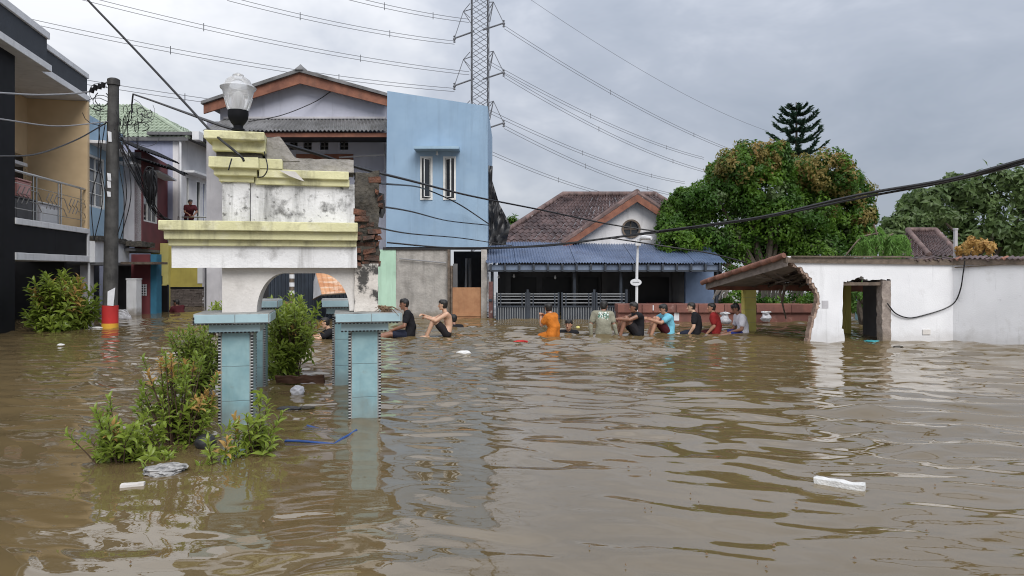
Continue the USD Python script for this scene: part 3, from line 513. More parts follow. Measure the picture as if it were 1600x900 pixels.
# house at the end with the small balcony
DA = math.atan2(3, -.12); DF = frame(-14.2, 30.0, DA); ds = lambda px: ((px - 800) / FOC * 30.0 + 14.2) / (math.cos(DA) - (px - 800) / FOC * math.sin(DA))
m_dwall = M('off_white_render', lin(212, 210, 212), lin(192, 190, 192), s=1.2, stains=[streak(.35, lin(120, 118, 118), .56, .76)])
h = thing('end_house', 'white two storey house with mustard ground floor at the end of the side street', 'house', (*DF(3, 2, 0)[:2], -.9))
part(h, 'wall', wall(MB(), DF, 0, 14, 2.7, 7.2, 0, .25, [(ds(291), ds(295.5), 3.4, 5.6), (ds(307), ds(313), 3.2, 5.55), (ds(316.5), ds(320.5), 3.2, 5.55)]), m_dwall)
part(h, 'end_wall', MB().fbox(DF, 0, .2, .25, 3, 2.7, 7.2), m_lav2)
for a, b in ((291, 295.5), (307, 313), (316.5, 320.5)): window(h, DF, ds(a), ds(b), 3.4 if a < 300 else 3.2, 5.6 if a < 300 else 5.55, 1, 1, .03, .05, glass=[m_black])
part(h, 'lintel', MB().fbox(DF, ds(287), ds(324), -.45, 0, 5.72, 5.82, .01), m_wfascia); part(h, 'roof_slab', MB().fbox(DF, -.3, 14, -.9, 1.2, 7.2, 7.34, .01), m_dim); part(h, 'gutter', MB().fbox(DF, -.35, .1, -.98, -.7, 7.0, 7.36), m_wfascia)
part(h, 'downpipe', MB().tube([DF(-.12, -.12, -.9), DF(-.12, -.12, 7.1)], .05, 8), m_wfascia, 40)
part(h, 'balcony_floor', MB().fbox(DF, -.1, 8, -1.3, 0, 2.6, 2.75), m_greywhite)
rail = part(h, 'balcony_rail', MB().tube([DF(-.1, -1.25, 3.75), DF(8, -1.25, 3.75)], .03, 6), m_stainless, 40)
part(rail, 'end_rail', MB().tube([DF(-.1, -1.25, 3.75), DF(-.1, -.0, 3.75)], .03, 6).tube([DF(-.1, -1.25, 3.42), DF(-.1, -.0, 3.42)], .012, 5).tube([DF(-.1, -.42, 2.75), DF(-.1, -.42, 3.75)], .016, 5).tube([DF(-.1, -.84, 2.75), DF(-.1, -.84, 3.75)], .016, 5), m_stainless, 40)
for k in range(10): part(rail, 'post', MB().tube([DF(-.1 + k * .9, -1.25, 2.75), DF(-.1 + k * .9, -1.25, 3.75)], .018, 5), m_stainless, 40)
for z in (3.1, 3.42): part(rail, 'rail_bar', MB().tube([DF(-.1, -1.25, z), DF(8, -1.25, z)], .012, 5), m_stainless, 40)
f3 = frame(0, 29.0); part(h, 'ground_wall', MB().fbox(f3, PX(262, 29), PX(319, 29), 0, .2, .80, 2.6), m_olive); part(h, 'ground_wall', MB().fbox(f3, PX(236, 28.8), PX(263, 28.8), -.2, 0, -.9, 2.6), m_paleyel)
part(h, 'trim_band', MB().fbox(f3, PX(262, 29), PX(319, 29), -.04, .2, .72, .80), m_black)
bk = part(h, 'stone_base', MB().fbox(f3, PX(262, 29), PX(319, 29), .0, .2, -.9, .72), m_mortar); rs = random.Random(2)
st = MB(); z = -.1
while z < .70:
    x = PX(262, 29)
    while x < PX(319, 29) - .05:
        w = rs.uniform(.15, .32); st.fbox(f3, x, min(x + w - .01, PX(319, 29)), -rs.uniform(.015, .05), 0, z, min(z + .052, .715)); x += w
    z += .06
part(bk, 'cladding_stone', st, m_stone, kind='stuff')
part(h, 'window', MB().fbox(f3, PX(309, 29), PX(317, 29), -.03, .0, .95, 2.3), m_wfascia); part(h, 'dark_doorway', MB().fbox(f3, PX(319, 29), PX(350, 29), .5, .6, -.9, 2.6), m_black)
part(h, 'corner_pier', MB().fbox(f3, PX(316, 29), PX(320, 29), -.02, .15, -.9, 2.6), m_greywhite)
f4 = frame(0, 25.3); gt = thing('black_gate', 'open black metal gate leaf between the teal pillar and the mustard wall', 'gate', (PX(253, 25.3), 25.3, -.9))
part(gt, 'panel', MB().fbox(f4, PX(246, 25.3), PX(262, 25.3), 0, .04, -.5, .95), m_black); part(gt, 'frame', MB().fbox(f4, PX(245, 25.3), PX(247, 25.3), -.03, .06, -.9, 1.35).fbox(f4, PX(261, 25.3), PX(263, 25.3), -.03, .06, -.9, .98), m_black); part(gt, 'meter_box', MB().fbox(f4, PX(247.2, 25.3), PX(254, 25.3), -.1, .0, .98, 1.3, .01), m_charcoal)
# ---------------------------------------------------------------- white house with the orange-brown fascia
h = thing('gabled_house', 'grey white gabled house with red brown fascia and a grey corrugated canopy', 'house', (PX(475, 24), 26, -.9))
x0, x1, xa = PX(344, 24), PX(604, 24), PX(475, 24); zs0, zs1, za = PZ(163, 24), PZ(160, 24), PZ(122, 24)
part(h, 'gable_wall', MB().poly(FR, [(x0, PZ(188, 24)), (x1, PZ(188, 24)), (x1, zs1), (xa, za), (x0, zs0)], 24, 24.25), m_lav)
part(h, 'wall', wall(MB(), FR, PX(323, 24.4), x1 + .05, 1.9, PZ(186, 24), 24.4, .25, [(PX(a, 24.4), PX(a + 13, 24.4), PZ(234, 24.4), PZ(222, 24.4)) for a in (452, 474, 500, 531)]), m_lav)
for a in (452, 474, 500, 531):
    g = MB(); xa_, xb_, zc_, zd_ = PX(a, 24.4), PX(a + 13, 24.4), PZ(234, 24.4), PZ(222, 24.4); g.box(xa_, xb_, 24.55, 24.57, zc_, zd_)
    part(h, 'vent', g, m_black); g = MB(); g.box((xa_ + xb_) / 2 - .02, (xa_ + xb_) / 2 + .02, 24.44, 24.5, zc_, zd_); g.box(xa_, xb_, 24.443, 24.49, (zc_ + zd_) / 2 - .02, (zc_ + zd_) / 2 + .02); part(h, 'vent_bar', g, m_dim)
part(h, 'window', MB().box(PX(463, 24.38), PX(552, 24.38), 24.36, 24.42, PZ(250, 24.4), PZ(241, 24.4)), m_redwood)
for sgn, xe, ze in ((-1, PX(319, 23.6), PZ(164, 23.6)), (1, PX(606, 23.6), PZ(152, 23.6))):
    zr = PZ(114, 23.6); q = [(xa, zr), (xe, ze), (xe, ze - .30), (xa, zr - .36)]
    part(h, 'fascia', MB().poly(FR, q, 23.55, 23.63), m_redwood); q2 = [(xa, zr + .1), (xe - .05 * -sgn * -1, ze + .08), (xe, ze), (xa, zr)]
    part(h, 'roof', MB().poly(FR, [(xa, zr + .12), (xe + .05 * sgn, ze + .10), (xe + .05 * sgn, ze), (xa, zr)], 23.45, 31), m_asb, label='dark roof sheet over the gable')
part(h, 'roof_finial', MB().lathe([(.001, .24), (.09, .15), (.2, .06), (.24, 0)], (xa, 23.6, PZ(114, 23.6) + .06), 6), m_asb)
zt_, zb_ = PZ(186, 24), PZ(204, 22.7)
part(h, 'canopy', corrugated((PX(350, 24), 24, zt_), (x1, 24, zt_), (PX(317, 22.7), 22.7, zb_), (PX(616, 22.7), 22.7, zb_), 46, .028), m_asb, 50)
part(h, 'canopy_flashing', MB().box(PX(350, 24), x1 - .02, 23.93, 24.0, zt_ - .0, zt_ + .07), m_greywhite); part(h, 'canopy_beam', MB().box(PX(322, 22.8), PX(612, 22.8), 22.8, 22.9, PZ(214, 22.8), PZ(206.5, 22.8) - .02), m_redwood)
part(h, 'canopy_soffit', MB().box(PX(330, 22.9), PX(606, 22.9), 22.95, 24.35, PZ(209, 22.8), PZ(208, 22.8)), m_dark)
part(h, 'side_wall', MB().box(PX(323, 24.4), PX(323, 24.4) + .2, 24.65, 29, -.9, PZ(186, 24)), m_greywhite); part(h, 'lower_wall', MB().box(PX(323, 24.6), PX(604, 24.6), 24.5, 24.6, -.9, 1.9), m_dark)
part(h, 'wall_patch', MB().box(PX(323, 24.35), PX(360, 24.35), 24.33, 24.4, -.9, PZ(207, 24.35)), m_greywhite)
bp = thing('bamboo_pole', 'pale bamboo pole hung under the canopy of the gabled house', 'pole', P(545, 245, 23.6)); part(bp, 'pole', MB().tube([P(530, 246, 23.6), P(602, 242, 23.4)], .03, 6), m_wcable, 40); part(bp, 'cord', MB().tube([P(600, 222, 23.4), P(602, 262, 23.4), P(598, 275, 23.4)], .015, 5), m_wcable, 40)
# lower part behind the arch: corrugated gate, pole, awning
g = thing('sheet_metal_gate', 'dark blue corrugated metal gate seen through the arch', 'gate', (PX(470, 21.5), 21.5, -.9))
for k in range(4):
    xa_, xb_ = PX(420 + k * 36, 21.5), PX(455.5 + k * 36, 21.5); part(g, 'panel', corrugated((xa_, 21.5, 2.0), (xb_, 21.5, 2.0), (xa_, 21.5, -.9), (xb_, 21.5, -.9), 6, .03), m_steel, 50)
part(g, 'frame', MB().box(PX(418, 21.5), PX(566, 21.5), 21.55, 21.62, .02, .1).box(PX(418, 21.5), PX(566, 21.5), 21.55, 21.62, 1.5, 1.6), m_steel)
po = thing('striped_pole', 'thin pole wrapped in white and dark bands seen through the arch', 'pole', (PX(456, 19), 19, -.9)); part(po, 'pole', MB().tube([(PX(456, 19), 19, -.9), (PX(456, 19), 19, 2.4)], .065, 8), m_wood, 40)
for k in range(6): part(po, 'band', MB().tube([(PX(456, 19), 19, .85 + k * .22), (PX(456, 19), 19, .96 + k * .22)], .072, 10), m_paper if k % 2 else m_wfascia, 40)
aw = thing('awning', 'orange and cream striped awning seen through the right of the arch', 'awning', P(515, 460, 20.5))
v0, v1, v2, v3 = P(493, 426, 20.8), P(543, 426, 20.8), P(503, 461, 19.9), P(543, 458, 19.9)
part(aw, 'sheet', corrugated(v0, v1, v2, v3, 6, .015), m_tarp, 50); q = [P(493, 426, 20.8), P(503, 461, 19.9), P(489, 468, 20.8), P(490, 440, 21.0)]; part(aw, 'side_flap', MB().add(q + [np.array(a) + [.0, .02, .0] for a in q], [[0, 1, 2], [0, 2, 3], [4, 6, 5], [4, 7, 6]]), m_paper)
part(aw, 'frame', MB().tube([v2, v3], .025, 6).tube([v2, P(489, 468, 20.8)], .02, 6), m_wood, 40)
# ---------------------------------------------------------------- blue house
YB = 22.0; h = thing('blue_house', 'tall plain light blue house with two narrow windows above a bare grey ground floor', 'house', (PX(683, YB), YB + 2, -.9))
bx = lambda p: PX(p, YB); bz = lambda p: PZ(p, YB)
holes = [(658, 674.5, 246, 311), (694, 711, 246, 311)]
part(h, 'wall', MB().poly(FR, [(bx(603), bz(386)), (bx(762), bz(386)), (bx(762), bz(166)), (bx(605), bz(142))], YB, YB + .2, [[(bx(a), bz(d)), (bx(b), bz(d)), (bx(b), bz(c)), (bx(a), bz(c))] for a, b, c, d in holes]), m_blue)
part(h, 'side_wall', MB().poly(lambda s, d, z: (d, YB + .2 + s, z), [(0, bz(386)), (5, bz(386)), (5, bz(166)), (0, bz(166))], bx(762) - .2, bx(762)), m_blue)
part(h, 'side_wall', MB().poly(lambda s, d, z: (d, YB + .2 + s, z), [(0, bz(386)), (5, bz(386)), (5, bz(142)), (0, bz(142))], bx(604), bx(604) + .2), m_blue)
for a, b, c, d in holes:
    w = window(h, FR, bx(a), bx(b), bz(d), bz(c), 1, 1, YB, .03); part(w, 'surround', MB().poly(FR, [(bx(a) - .03, bz(d) - .03), (bx(b) + .03, bz(d) - .03), (bx(b) + .03, bz(c) + .03), (bx(a) - .03, bz(c) + .03)], YB - .025, YB + .0, [[(bx(a), bz(d)), (bx(b), bz(d)), (bx(b), bz(c)), (bx(a), bz(c))]]), m_wtrim)
    hx0, hx1 = (bx(a) + .06, bx(b) - .05); ang = .75; FO = frame(hx0 if a > 680 else hx1 - .0, YB - .04, -ang if a > 680 else math.pi + ang); L = .22; sg2 = 1
    m = MB(); z0_, z1_ = bz(d) + .05, bz(c) - .05
    part(w, 'open_casement', m.poly(FO, [(0, z0_), (L, z0_), (L, z1_), (0, z1_)], -.02, .02, [[(.017, z0_ + .025), (L - .017, z0_ + .025), (L - .017, z1_ - .025), (.017, z1_ - .025)]]), m_wtrim)
    part(w, 'casement_pane', MB().fbox(FO, .017, L - .017, -.005, .005, z0_ + .025, z1_ - .025), m_glassdark)
part(h, 'window_hood', MB().box(bx(650), bx(719), YB - .55, YB, bz(237), bz(233), ), m_bluehouse); part(h, 'porch_lamp', MB().lathe([(.001, .12), (.02, .1), (.03, .03), (.045, 0), (.001, -.03)], (bx(684), YB - .2, bz(243)), 10), m_foam, 40)
part(h, 'base_beam', MB().box(bx(598), bx(762), YB + .02, YB + .3, bz(390), bz(386.2)), m_dark)
part(h, 'mint_wall', MB().box(bx(588), bx(618), YB + .05, YB + .25, -.9, bz(390)), m_mint); part(h, 'render_wall', rough(MB().box(bx(618.3), bx(700), YB + .08, YB + .3, -.9, bz(390)), .015, 3, 5, .2), m_conc, 30)
part(h, 'conduit', MB().tube([P(624, 404, YB), P(697, 411, YB)], .02, 6), m_wcable, 40)
part(h, 'post', MB().box(bx(699.5), bx(703), YB - .05, YB + .25, -.9, bz(390)), m_wood); part(h, 'post', MB().box(bx(704), bx(707), YB - .02, YB + .2, -.9, bz(415)), m_wood); part(h, 'concrete_post', MB().box(bx(752), bx(761), YB - .1, YB + .2, -.9, bz(390)), m_conc)
part(h, 'passage_wall', MB().box(bx(700), bx(756), YB + 2.2, YB + 2.3, -.9, bz(390)), m_dark); part(h, 'passage_pipe', MB().tube([(bx(722), YB + 1.5, -.5), (bx(724), YB + 1.5, 1.9)], .04, 6), m_wcable, 40); part(h, 'passage_pipe', MB().tube([(bx(731), YB + 1.3, -.5), (bx(730), YB + 1.3, 1.9)], .05, 6), m_dim, 40)
part(h, 'passage_frame', MB().box(bx(707), bx(714), YB + .2, YB + .25, -.9, bz(412)), m_dim)
pb = thing('plywood_sheet', 'orange brown plywood sheet closing the passage below the blue house', 'plywood', (bx(729), YB, -.9)); part(pb, 'sheet', MB().box(bx(707.3), bx(751.5), YB - .03, YB, -.9, bz(449)), m_ply); part(pb, 'batten', MB().box(bx(707.3), bx(751.5), YB - .06, YB - .032, bz(494), bz(490)), m_ply)
rp_ = thing('timber_post', 'slim red brown timber post in the water right of the plywood', 'post', (PX(766, 21.7), 21.7, -.9)); part(rp_, 'post', rough(MB().box(PX(763.5, 21.7), PX(770, 21.7), 21.7, 21.82, -.9, PZ(440, 21.7)), .006, 5, 3, .1), M('old_red_timber', lin(120, 80, 75), lin(92, 62, 58), s=8, stains=[blotch(.6, (.5, .45, .43), .58, .66, 6)])); part(rp_, 'bracket', MB().box(PX(764, 21.7), PX(769, 21.7), 21.66, 21.7, .55, .62), m_steel)
sheet([(763, 258), (770, 260), (769, 282), (780, 318), (798, 352), (790, 383), (764, 384)], 22.6, m_blackcloth, 'shade_cloth', 'black shade cloth hanging off the right side of the blue house', 'cloth', .02, .12, 8, .15)
# ---------------------------------------------------------------- middle house: hipped tile roof, gable, blue carport roof, steel gate
h = thing('tiled_roof_house', 'low house with a brown hipped tile roof, white gable and round window', 'house', (3.5, 26, -.9))
ze, zr, YE, YR = 2.42, 4.58, 24.8, 29.0
eL, eR, rL, rR, bL, bR = (-.85, YE, ze), (7.9, YE, ze), (2.1, YR, zr), (5.9, YR, zr), (-.85, 33.2, ze), (7.9, 33.2, ze)
part(h, 'roof', tile_slope(rL, rR, eL, eR, 15, 36, .035, .03, 5, .004, 1), m_rtile, 45); part(h, 'roof', tile_slope(rL, rL, bL, eL, 15, 28, .035, .03, 5, .004, 2), m_rtile, 45)
part(h, 'roof', tile_slope(rR, rR, eR, bR, 15, 28, .035, .03, 4, .004, 3), m_rtile, 45)
part(h, 'roof_deck', MB().add([eL, eR, rR, rL, bL, bR], [[0, 1, 2], [0, 2, 3], [4, 0, 3], [1, 5, 2]]) if 0 else MB().poly(lambda s, d, z: (s, YE + .15 + d, z), [(-.6, ze - .05), (7.7, ze - .05), (5.9, ze + .1), (2.1, ze + .1)], 0, 8), m_dark)
def ridge(h, a, b, n, r=.11):
    a, b = np.array(a, float), np.array(b, float)
    for k in range(n):
        p, q = a + (b - a) * k / n, a + (b - a) * (k + 1.06) / n; part(h, 'ridge_tile', MB().tube([p + [0, 0, .04], q + [0, 0, .055]], [r, r * .88], 8), m_ridge, 50)
ridge(h, eL, rL, 18); ridge(h, rL, rR, 13, .12); ridge(h, rR, eR, 14)
part(h, 'wall', MB().box(-.5, 7.5, YE + .35, YE + .6, -.9, ze - .05), m_dim)
# gable
Yg = 24.35; xg, zg = PX(995, Yg), PZ(308, Yg); hw = xg - PX(884, Yg); zgl = 2.40; GYB = 28.2
cw_, wr = PX(988, Yg), .27; wz = PZ(357, Yg)
circ = [(cw_ + wr * math.cos(t), wz + wr * math.sin(t)) for t in np.linspace(0, 2 * math.pi, 28, endpoint=False)]
part(h, 'gable_wall', MB().poly(FR, [(xg - hw + .15, zgl), (xg + hw - .15, zgl), (xg, zg - .12)], Yg + .25, Yg + .45, [circ]), M('gable_white', lin(214, 212, 212), lin(196, 194, 194), s=1.2, stains=[streak(.3)]))
wd = part(h, 'round_window', MB().poly(FR, [(cw_ + (wr + .06) * math.cos(t), wz + (wr + .06) * math.sin(t)) for t in np.linspace(0, 2 * math.pi, 28, endpoint=False)], Yg + .2, Yg + .3, [circ]), m_wood)
part(wd, 'pane', MB().poly(FR, circ, Yg + .36, Yg + .38), m_glassdark); part(wd, 'glazing_bar', MB().box(cw_ - .015, cw_ + .015, Yg + .31, Yg + .35, wz - wr, wz + wr).box(cw_ - wr, cw_ + wr, Yg + .312, Yg + .348, wz - .015, wz + .015), m_wood)
for sg_ in (-1, 1):
    xe = xg + sg_ * (hw + .12); a, b, c, d = (xg, Yg - .05, zg + .12), (xe, Yg - .05, zgl + .02), (xg, GYB, zg + .12), (xe, GYB, zgl + .02)
    part(h, 'gable_roof', tile_slope(a, c, b, d, 11, 16, .035, .03, 5, .004, 5), m_rtile, 45)
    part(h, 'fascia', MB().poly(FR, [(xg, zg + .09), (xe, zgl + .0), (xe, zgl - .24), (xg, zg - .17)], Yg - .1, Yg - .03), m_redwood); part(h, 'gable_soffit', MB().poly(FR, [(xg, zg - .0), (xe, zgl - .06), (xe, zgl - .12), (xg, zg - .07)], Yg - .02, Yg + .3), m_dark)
    A, B = np.array([xg, Yg - .05, zg + .12]), np.array([xe, Yg - .05, zgl + .02])
    for k in range(11): part(h, 'verge_tile', MB().tube([A + (B - A) * k / 11 + [0, .02, .03], A + (B - A) * (k + 1.06) / 11 + [0, .02, .04]], [.1, .09], 7), m_ridge, 50)
ridge(h, (xg, Yg - .05, zg + .13), (xg, GYB, zg + .13), 11)
# carport
cp = thing('carport_roof', 'blue corrugated metal carport roof in front of the tiled house', 'carport', (2.8, 22.5, -.9))
b0, b1, f0, f1 = (-.95, 24.75, 2.50), (6.8, 24.75, 2.42), (-.80, 21.6, PZ(410.5, 21.6)), (6.55, 21.6, PZ(411, 21.6))
for k in range(8):
    q = lambda a, b, t: np.array(a) + (np.array(b) - np.array(a)) * t; o = (.012 if k % 2 else 0)
    part(cp, 'roof_sheet', corrugated(q(b0, b1, k / 8) + [0, 0, o], q(b0, b1, (k + 1.03) / 8) + [0, 0, o], q(f0, f1, k / 8) + [0, 0, o], q(f0, f1, (k + 1.03) / 8) + [0, 0, o], 11, .02), m_bluetin, 50)
m_cpf = M('pale_blue_fascia', lin(120, 136, 160), lin(96, 110, 134)); zf = PZ(411, 21.6)
part(cp, 'fascia', MB().box(-.70, 6.45, 21.72, 21.76, zf - .21, zf - .05), m_cpf); part(cp, 'beam', MB().box(-.75, 6.5, 21.69, 21.78, zf - .27, zf - .21), m_steel)
for k in range(17): part(cp, 'bracket', MB().box(-.68 + k * .44, -.62 + k * .44, 21.62, 21.72, zf - .25, zf - .03), m_steel)
for x in (-.62, 1.95, 3.4, 6.4): part(cp, 'post', MB().tube([(x, 22.0, -.9), (x, 22.0, zf - .2)], .05, 8), m_steel, 40)
for k in range(5): part(cp, 'rafter', MB().hexa([(-.6 + k * 1.75, 21.75, zf - .17), (-.52 + k * 1.75, 21.75, zf - .17), (-.52 + k * 1.75, 24.7, 2.28), (-.6 + k * 1.75, 24.7, 2.28), (-.6 + k * 1.75, 21.75, zf - .08), (-.52 + k * 1.75, 21.75, zf - .08), (-.52 + k * 1.75, 24.7, 2.38), (-.6 + k * 1.75, 24.7, 2.38)]), m_steel)
for i, (x, z) in enumerate(((PX(779, 22), 1.28), (PX(803, 22), 1.3), (PX(868, 22), 1.26))): part(cp, 'bulb', MB().lathe([(.001, .09), (.018, .08), (.02, .05), (.04, 0), (.001, -.04)], (x, 22.2, z), 10), m_foam, 40)
part(h, 'porch_wall', MB().box(PX(1070, 23.5), PX(1114, 23.5), 23.4, 23.6, -.9, 1.9), M('blue_grey_wall', lin(120, 142, 178), lin(104, 124, 158)))
for a, b in ((795, 838), (848, 892), (905, 935), (985, 1045)): part(h, 'window', MB().box(PX(a, 25.1), PX(b, 25.1), 25.08, 25.14, .15, 1.25), m_black)
for a in (790, 894, 940, 1050): part(h, 'porch_pillar', MB().box(PX(a, 24.6), PX(a, 24.6) + .18, 24.5, 24.7, -.9, 2.1), m_dim)
part(h, 'red_ledge', MB().box(PX(1010, 24.4), PX(1066, 24.4), 24.3, 24.5, -.9, .38), m_maroon)
# steel gate
sg0 = thing('steel_gate', 'long dark steel sliding gate with three top rails in front of the carport', 'gate', (1.4, 21.4, -.9))
for i, (a, b) in enumerate(((775, 823), (826, 874), (877, 927), (931, 979))):
    xa_, xb_ = PX(a, 21.4), PX(b, 21.4)
    fr = part(sg0, 'gate_panel', MB().box(xa_, xa_ + .05, 21.38, 21.43, -.6, .83).box(xb_ - .05, xb_, 21.38, 21.43, -.6, .83).box(xa_ + .05, xb_ - .05, 21.38, 21.43, .38, .43).box(xa_ + .12, xa_ + .16, 21.385, 21.425, .43, .80).box(xb_ - .16, xb_ - .12, 21.385, 21.425, .43, .80), m_steel)
    for z in (.52, .62, .71, .79): part(fr, 'rail', MB().box(xa_ + .05, xb_ - .05, 21.39, 21.42, z - .017, z + .017), m_steellt)
    n = 12
    for k in range(n): part(fr, 'bar', MB().box(xa_ + .06 + k * (xb_ - xa_ - .14) / (n - 1), xa_ + .085 + k * (xb_ - xa_ - .14) / (n - 1), 21.39, 21.42, -.6, .38), m_steellt)
    part(fr, 'backing', MB().box(xa_ + .05, xb_ - .05, 21.425, 21.435, -.6, .37), m_steel)
for a in (824.5, 928.5, 979): part(sg0, 'post', MB().box(PX(a, 21.4) - .03, PX(a, 21.4) + .03, 21.36, 21.46, -.9, .92), m_steel)
# terracotta planter wall
pw = thing('planter_wall', 'low terracotta coloured planter wall behind the seated people', 'wall', (PX(1080, 20.4), 20.4, -.9))
part(pw, 'base', MB().box(PX(966, 20.4), PX(1290, 20.4), 20.4, 20.9, -.9, .29), m_planter)
for a, b in ((965, 1002), (1003, 1019), (1020, 1055), (1056, 1090), (1091, 1130), (1131, 1180), (1181, 1235), (1236, 1291)): part(pw, 'coping', MB().box(PX(a, 20.4), PX(b, 20.4), 20.32, 20.98, .29, .52), m_planter)
for a, b, z0, z1 in ((1053, 1061, .05, .28), (1019, 1020.6, .35, .5), (980, 984, .12, .19)): part(pw, 'peeling_paint', MB().box(PX(a, 20.4), PX(b, 20.4), 20.392 if z1 < .3 else 20.312, 20.4 if z1 < .3 else 20.32, z0, z1), m_paper)
def pot(px, py0, py1, Y, label):
    c = P(px, py1, Y); hh = PZ(py0, Y) - c[2]; t = thing('broken_pot', label, 'pot', (c[0], c[1], c[2]))
    part(t, 'body', rough(MB().lathe([(.001, 0), (.35 * hh, 0), (.55 * hh, .3 * hh), (.4 * hh, .55 * hh), (.28 * hh, .7 * hh), (.42 * hh, .95 * hh), (.38 * hh, hh), (.24 * hh, .75 * hh), (.001, .7 * hh)], c, 16), .05, 9, px, .06), m_bag, 40); part(t, 'shard', MB().lathe([(.42 * hh, .93 * hh), (.47 * hh, .97 * hh), (.40 * hh, hh * 1.02), (.36 * hh, .96 * hh)], c + [.02, 0, 0], 16), m_foam, 40)
pot(1132, 489, 506, 19.4, 'white broken pot standing in the water left of the yellow tiled pillar'); pot(1197, 487, 502, 20.1, 'white broken pot in the water right of the yellow tiled pillar')
# street lamp
sl = thing('street_lamp', 'thin white street lamp pole with an oval white sign', 'street lamp', (PX(996, 20), 20, -.9))
part(sl, 'pole', MB().tube([(PX(994, 20), 20, -.9), (PX(995, 20), 20, 1.4), (PX(997, 20), 20, PZ(374, 20))], [.045, .04, .03], 8), m_wfascia, 40)
sx, sz = PX(993, 20), PZ(441, 20); part(sl, 'oval_sign', MB().poly(FR, [(sx + .16 * math.cos(t), sz + .1 * math.sin(t)) for t in np.linspace(0, 6.28, 24, endpoint=False)], 19.93, 19.95), m_paper); part(sl, 'sign_text', MB().box(sx - .09, sx + .09, 19.926, 19.93, sz - .012, sz + .012), m_steellt)
part(sl, 'lamp_head', MB().tube([P(997, 375, 20), P(1004, 371, 19.8), P(1018, 372, 19.6)], [.03, .07, .05], 8), m_wfascia, 40); part(sl, 'junction_box', MB().box(PX(993, 19.9), PX(1001, 19.9), 19.85, 19.95, PZ(384, 20), PZ(376, 20)), m_wfascia)
# ---------------------------------------------------------------- broken white building
bw = thing('broken_white_building', 'roofless broken white wall with a ragged doorway and timber wall plate', 'building', (8, 15, -.9))
W1 = P(1268, 535, YW(535)); W2 = P(1489, 532, YW(532)); W3 = P(1640, 543.2, YW(543.2)); a1 = math.atan2(W2[1] - W1[1], W2[0] - W1[0]); WF = frame(W1[0], W1[1], a1)
def ws(px): k = (px - 800) / FOC; return (k * W1[1] - W1[0]) / (math.cos(a1) - k * math.sin(a1))
def wq(px, py): s = ws(px); return (s, PZ(py, WF(s, 0, 0)[1]))
rw = random.Random(3)
def jag(pts, n=4, amp=.018):
    out = []
    for (a, b), (c, d) in zip(pts[:-1], pts[1:]):
        for k in range(n): t = k / n; out.append((a + (c - a) * t + (rw.uniform(-amp, amp) if k else 0), b + (d - b) * t + (rw.uniform(-amp, amp) if k else 0)))
    return out + [pts[-1]]
left = jag([wq(*p) for p in ((1265, 700), (1265, 535), (1272, 500), (1280, 482), (1281, 465), (1274, 448), (1263, 428), (1248, 417), (1238, 408), (1228, 400))], 7, .028)
door = jag([wq(*p) for p in ((1318, 700), (1320, 530), (1316, 508), (1318, 440), (1330, 438), (1345, 431), (1356, 438), (1377, 436), (1392, 438))], 6, .022) + [wq(1392, 700)]
sE = ws(1489); top = [wq(1340, 403), (sE, PZ(409, W2[1]))]
m_ww = M('broken_white_wall', (.74, .745, .765), (.655, .66, .68), s=1.1, bump=.2, stains=[streak(.32, (.3, .3, .305), .58, .78), blotch(.3, (.3, .28, .26), .60, .72, 1.6), ((.12, .12, .12), (1.2, 1.2, 3.5), .62, .72, .6), ((.22, .22, .22), (10, 10, .7), .60, .76, .35)], tide=.22)
out = left + top + [(sE, -.9)] + list(reversed(door))
part(bw, 'wall', MB().poly(WF, out, 0, .16), m_ww, 20)
a2 = math.atan2(W3[1] - W2[1], W3[0] - W2[0]); WF2 = frame(W2[0], W2[1], a2); L2 = np.hypot(*(W3 - W2)[:2]); tz = PZ(409, W2[1])
part(bw, 'wall', MB().fbox(WF2, 0.0, L2 + 4.5, 0.0, .16, -.9, tz + .02), m_ww)
# broken edges: exposed rubble proud of the plaster
eb = MB()
for (p, q) in zip(left[6:-6], left[7:-5]): eb.fbox(lambda s, d, z: WF(s, d, z), min(p[0], q[0]) - .045, max(p[0], q[0]) + .02, .012, .15, min(p[1], q[1]) - .01, max(p[1], q[1]) + .01)
part(bw, 'broken_edge', rough(eb, .012, 14, 5, .06), M('crumbled_brick_edge', (.40, .30, .24), (.22, .15, .12), s=9, bump=.8), 30)
jm = [wq(1378, 437)[0], wq(1391.5, 437)[0]]
part(bw, 'door_jamb', rough(MB().fbox(WF, jm[0], jm[1], -.012, .18, -.9, wq(1385, 437)[1] - .02), .02, 9, 61, .05), M('jamb_render', (.33, .28, .245), (.20, .165, .145), s=5, bump=.8, bs=20, tide=.6), 30)
part(bw, 'doorway_lintel', MB().fbox(WF, ws(1319), ws(1378), .03, .15, wq(1350, 446)[1], wq(1350, 441)[1]), m_wood)
for a, b, c, d, e in ((1228, 1490, 398.5, 409, 411.5),):
    s0, s1 = ws(a) - .02, ws(b); z0, z1 = wq(a, 406)[1], tz
    part(bw, 'wall_plate', MB().hexa([WF(s0, -.05, z0 - .06), WF(s1, -.05, z1 - .07), WF(s1, .2, z1 - .07), WF(s0, .2, z0 - .06), WF(s0, -.05, z0 + .05), WF(s1, -.05, z1 + .055), WF(s1, .2, z1 + .055), WF(s0, .2, z0 + .05)]), m_wood)
    part(bw, 'wall_plate', MB().fbox(WF, ws(1236), ws(1420), -.09, .16, z0 + .052, z0 + .085), m_wood)
part(bw, 'wall_plate', MB().fbox(WF2, -.02, L2 + 4.5, -.05, .2, tz - .07, tz + .055), m_wood)
so = wq(1450, 518); part(bw, 'socket', MB().fbox(WF, ws(1441), ws(1453), -.02, .0, PZ(523, 15.1), PZ(515, 15.1), .003), m_arch)
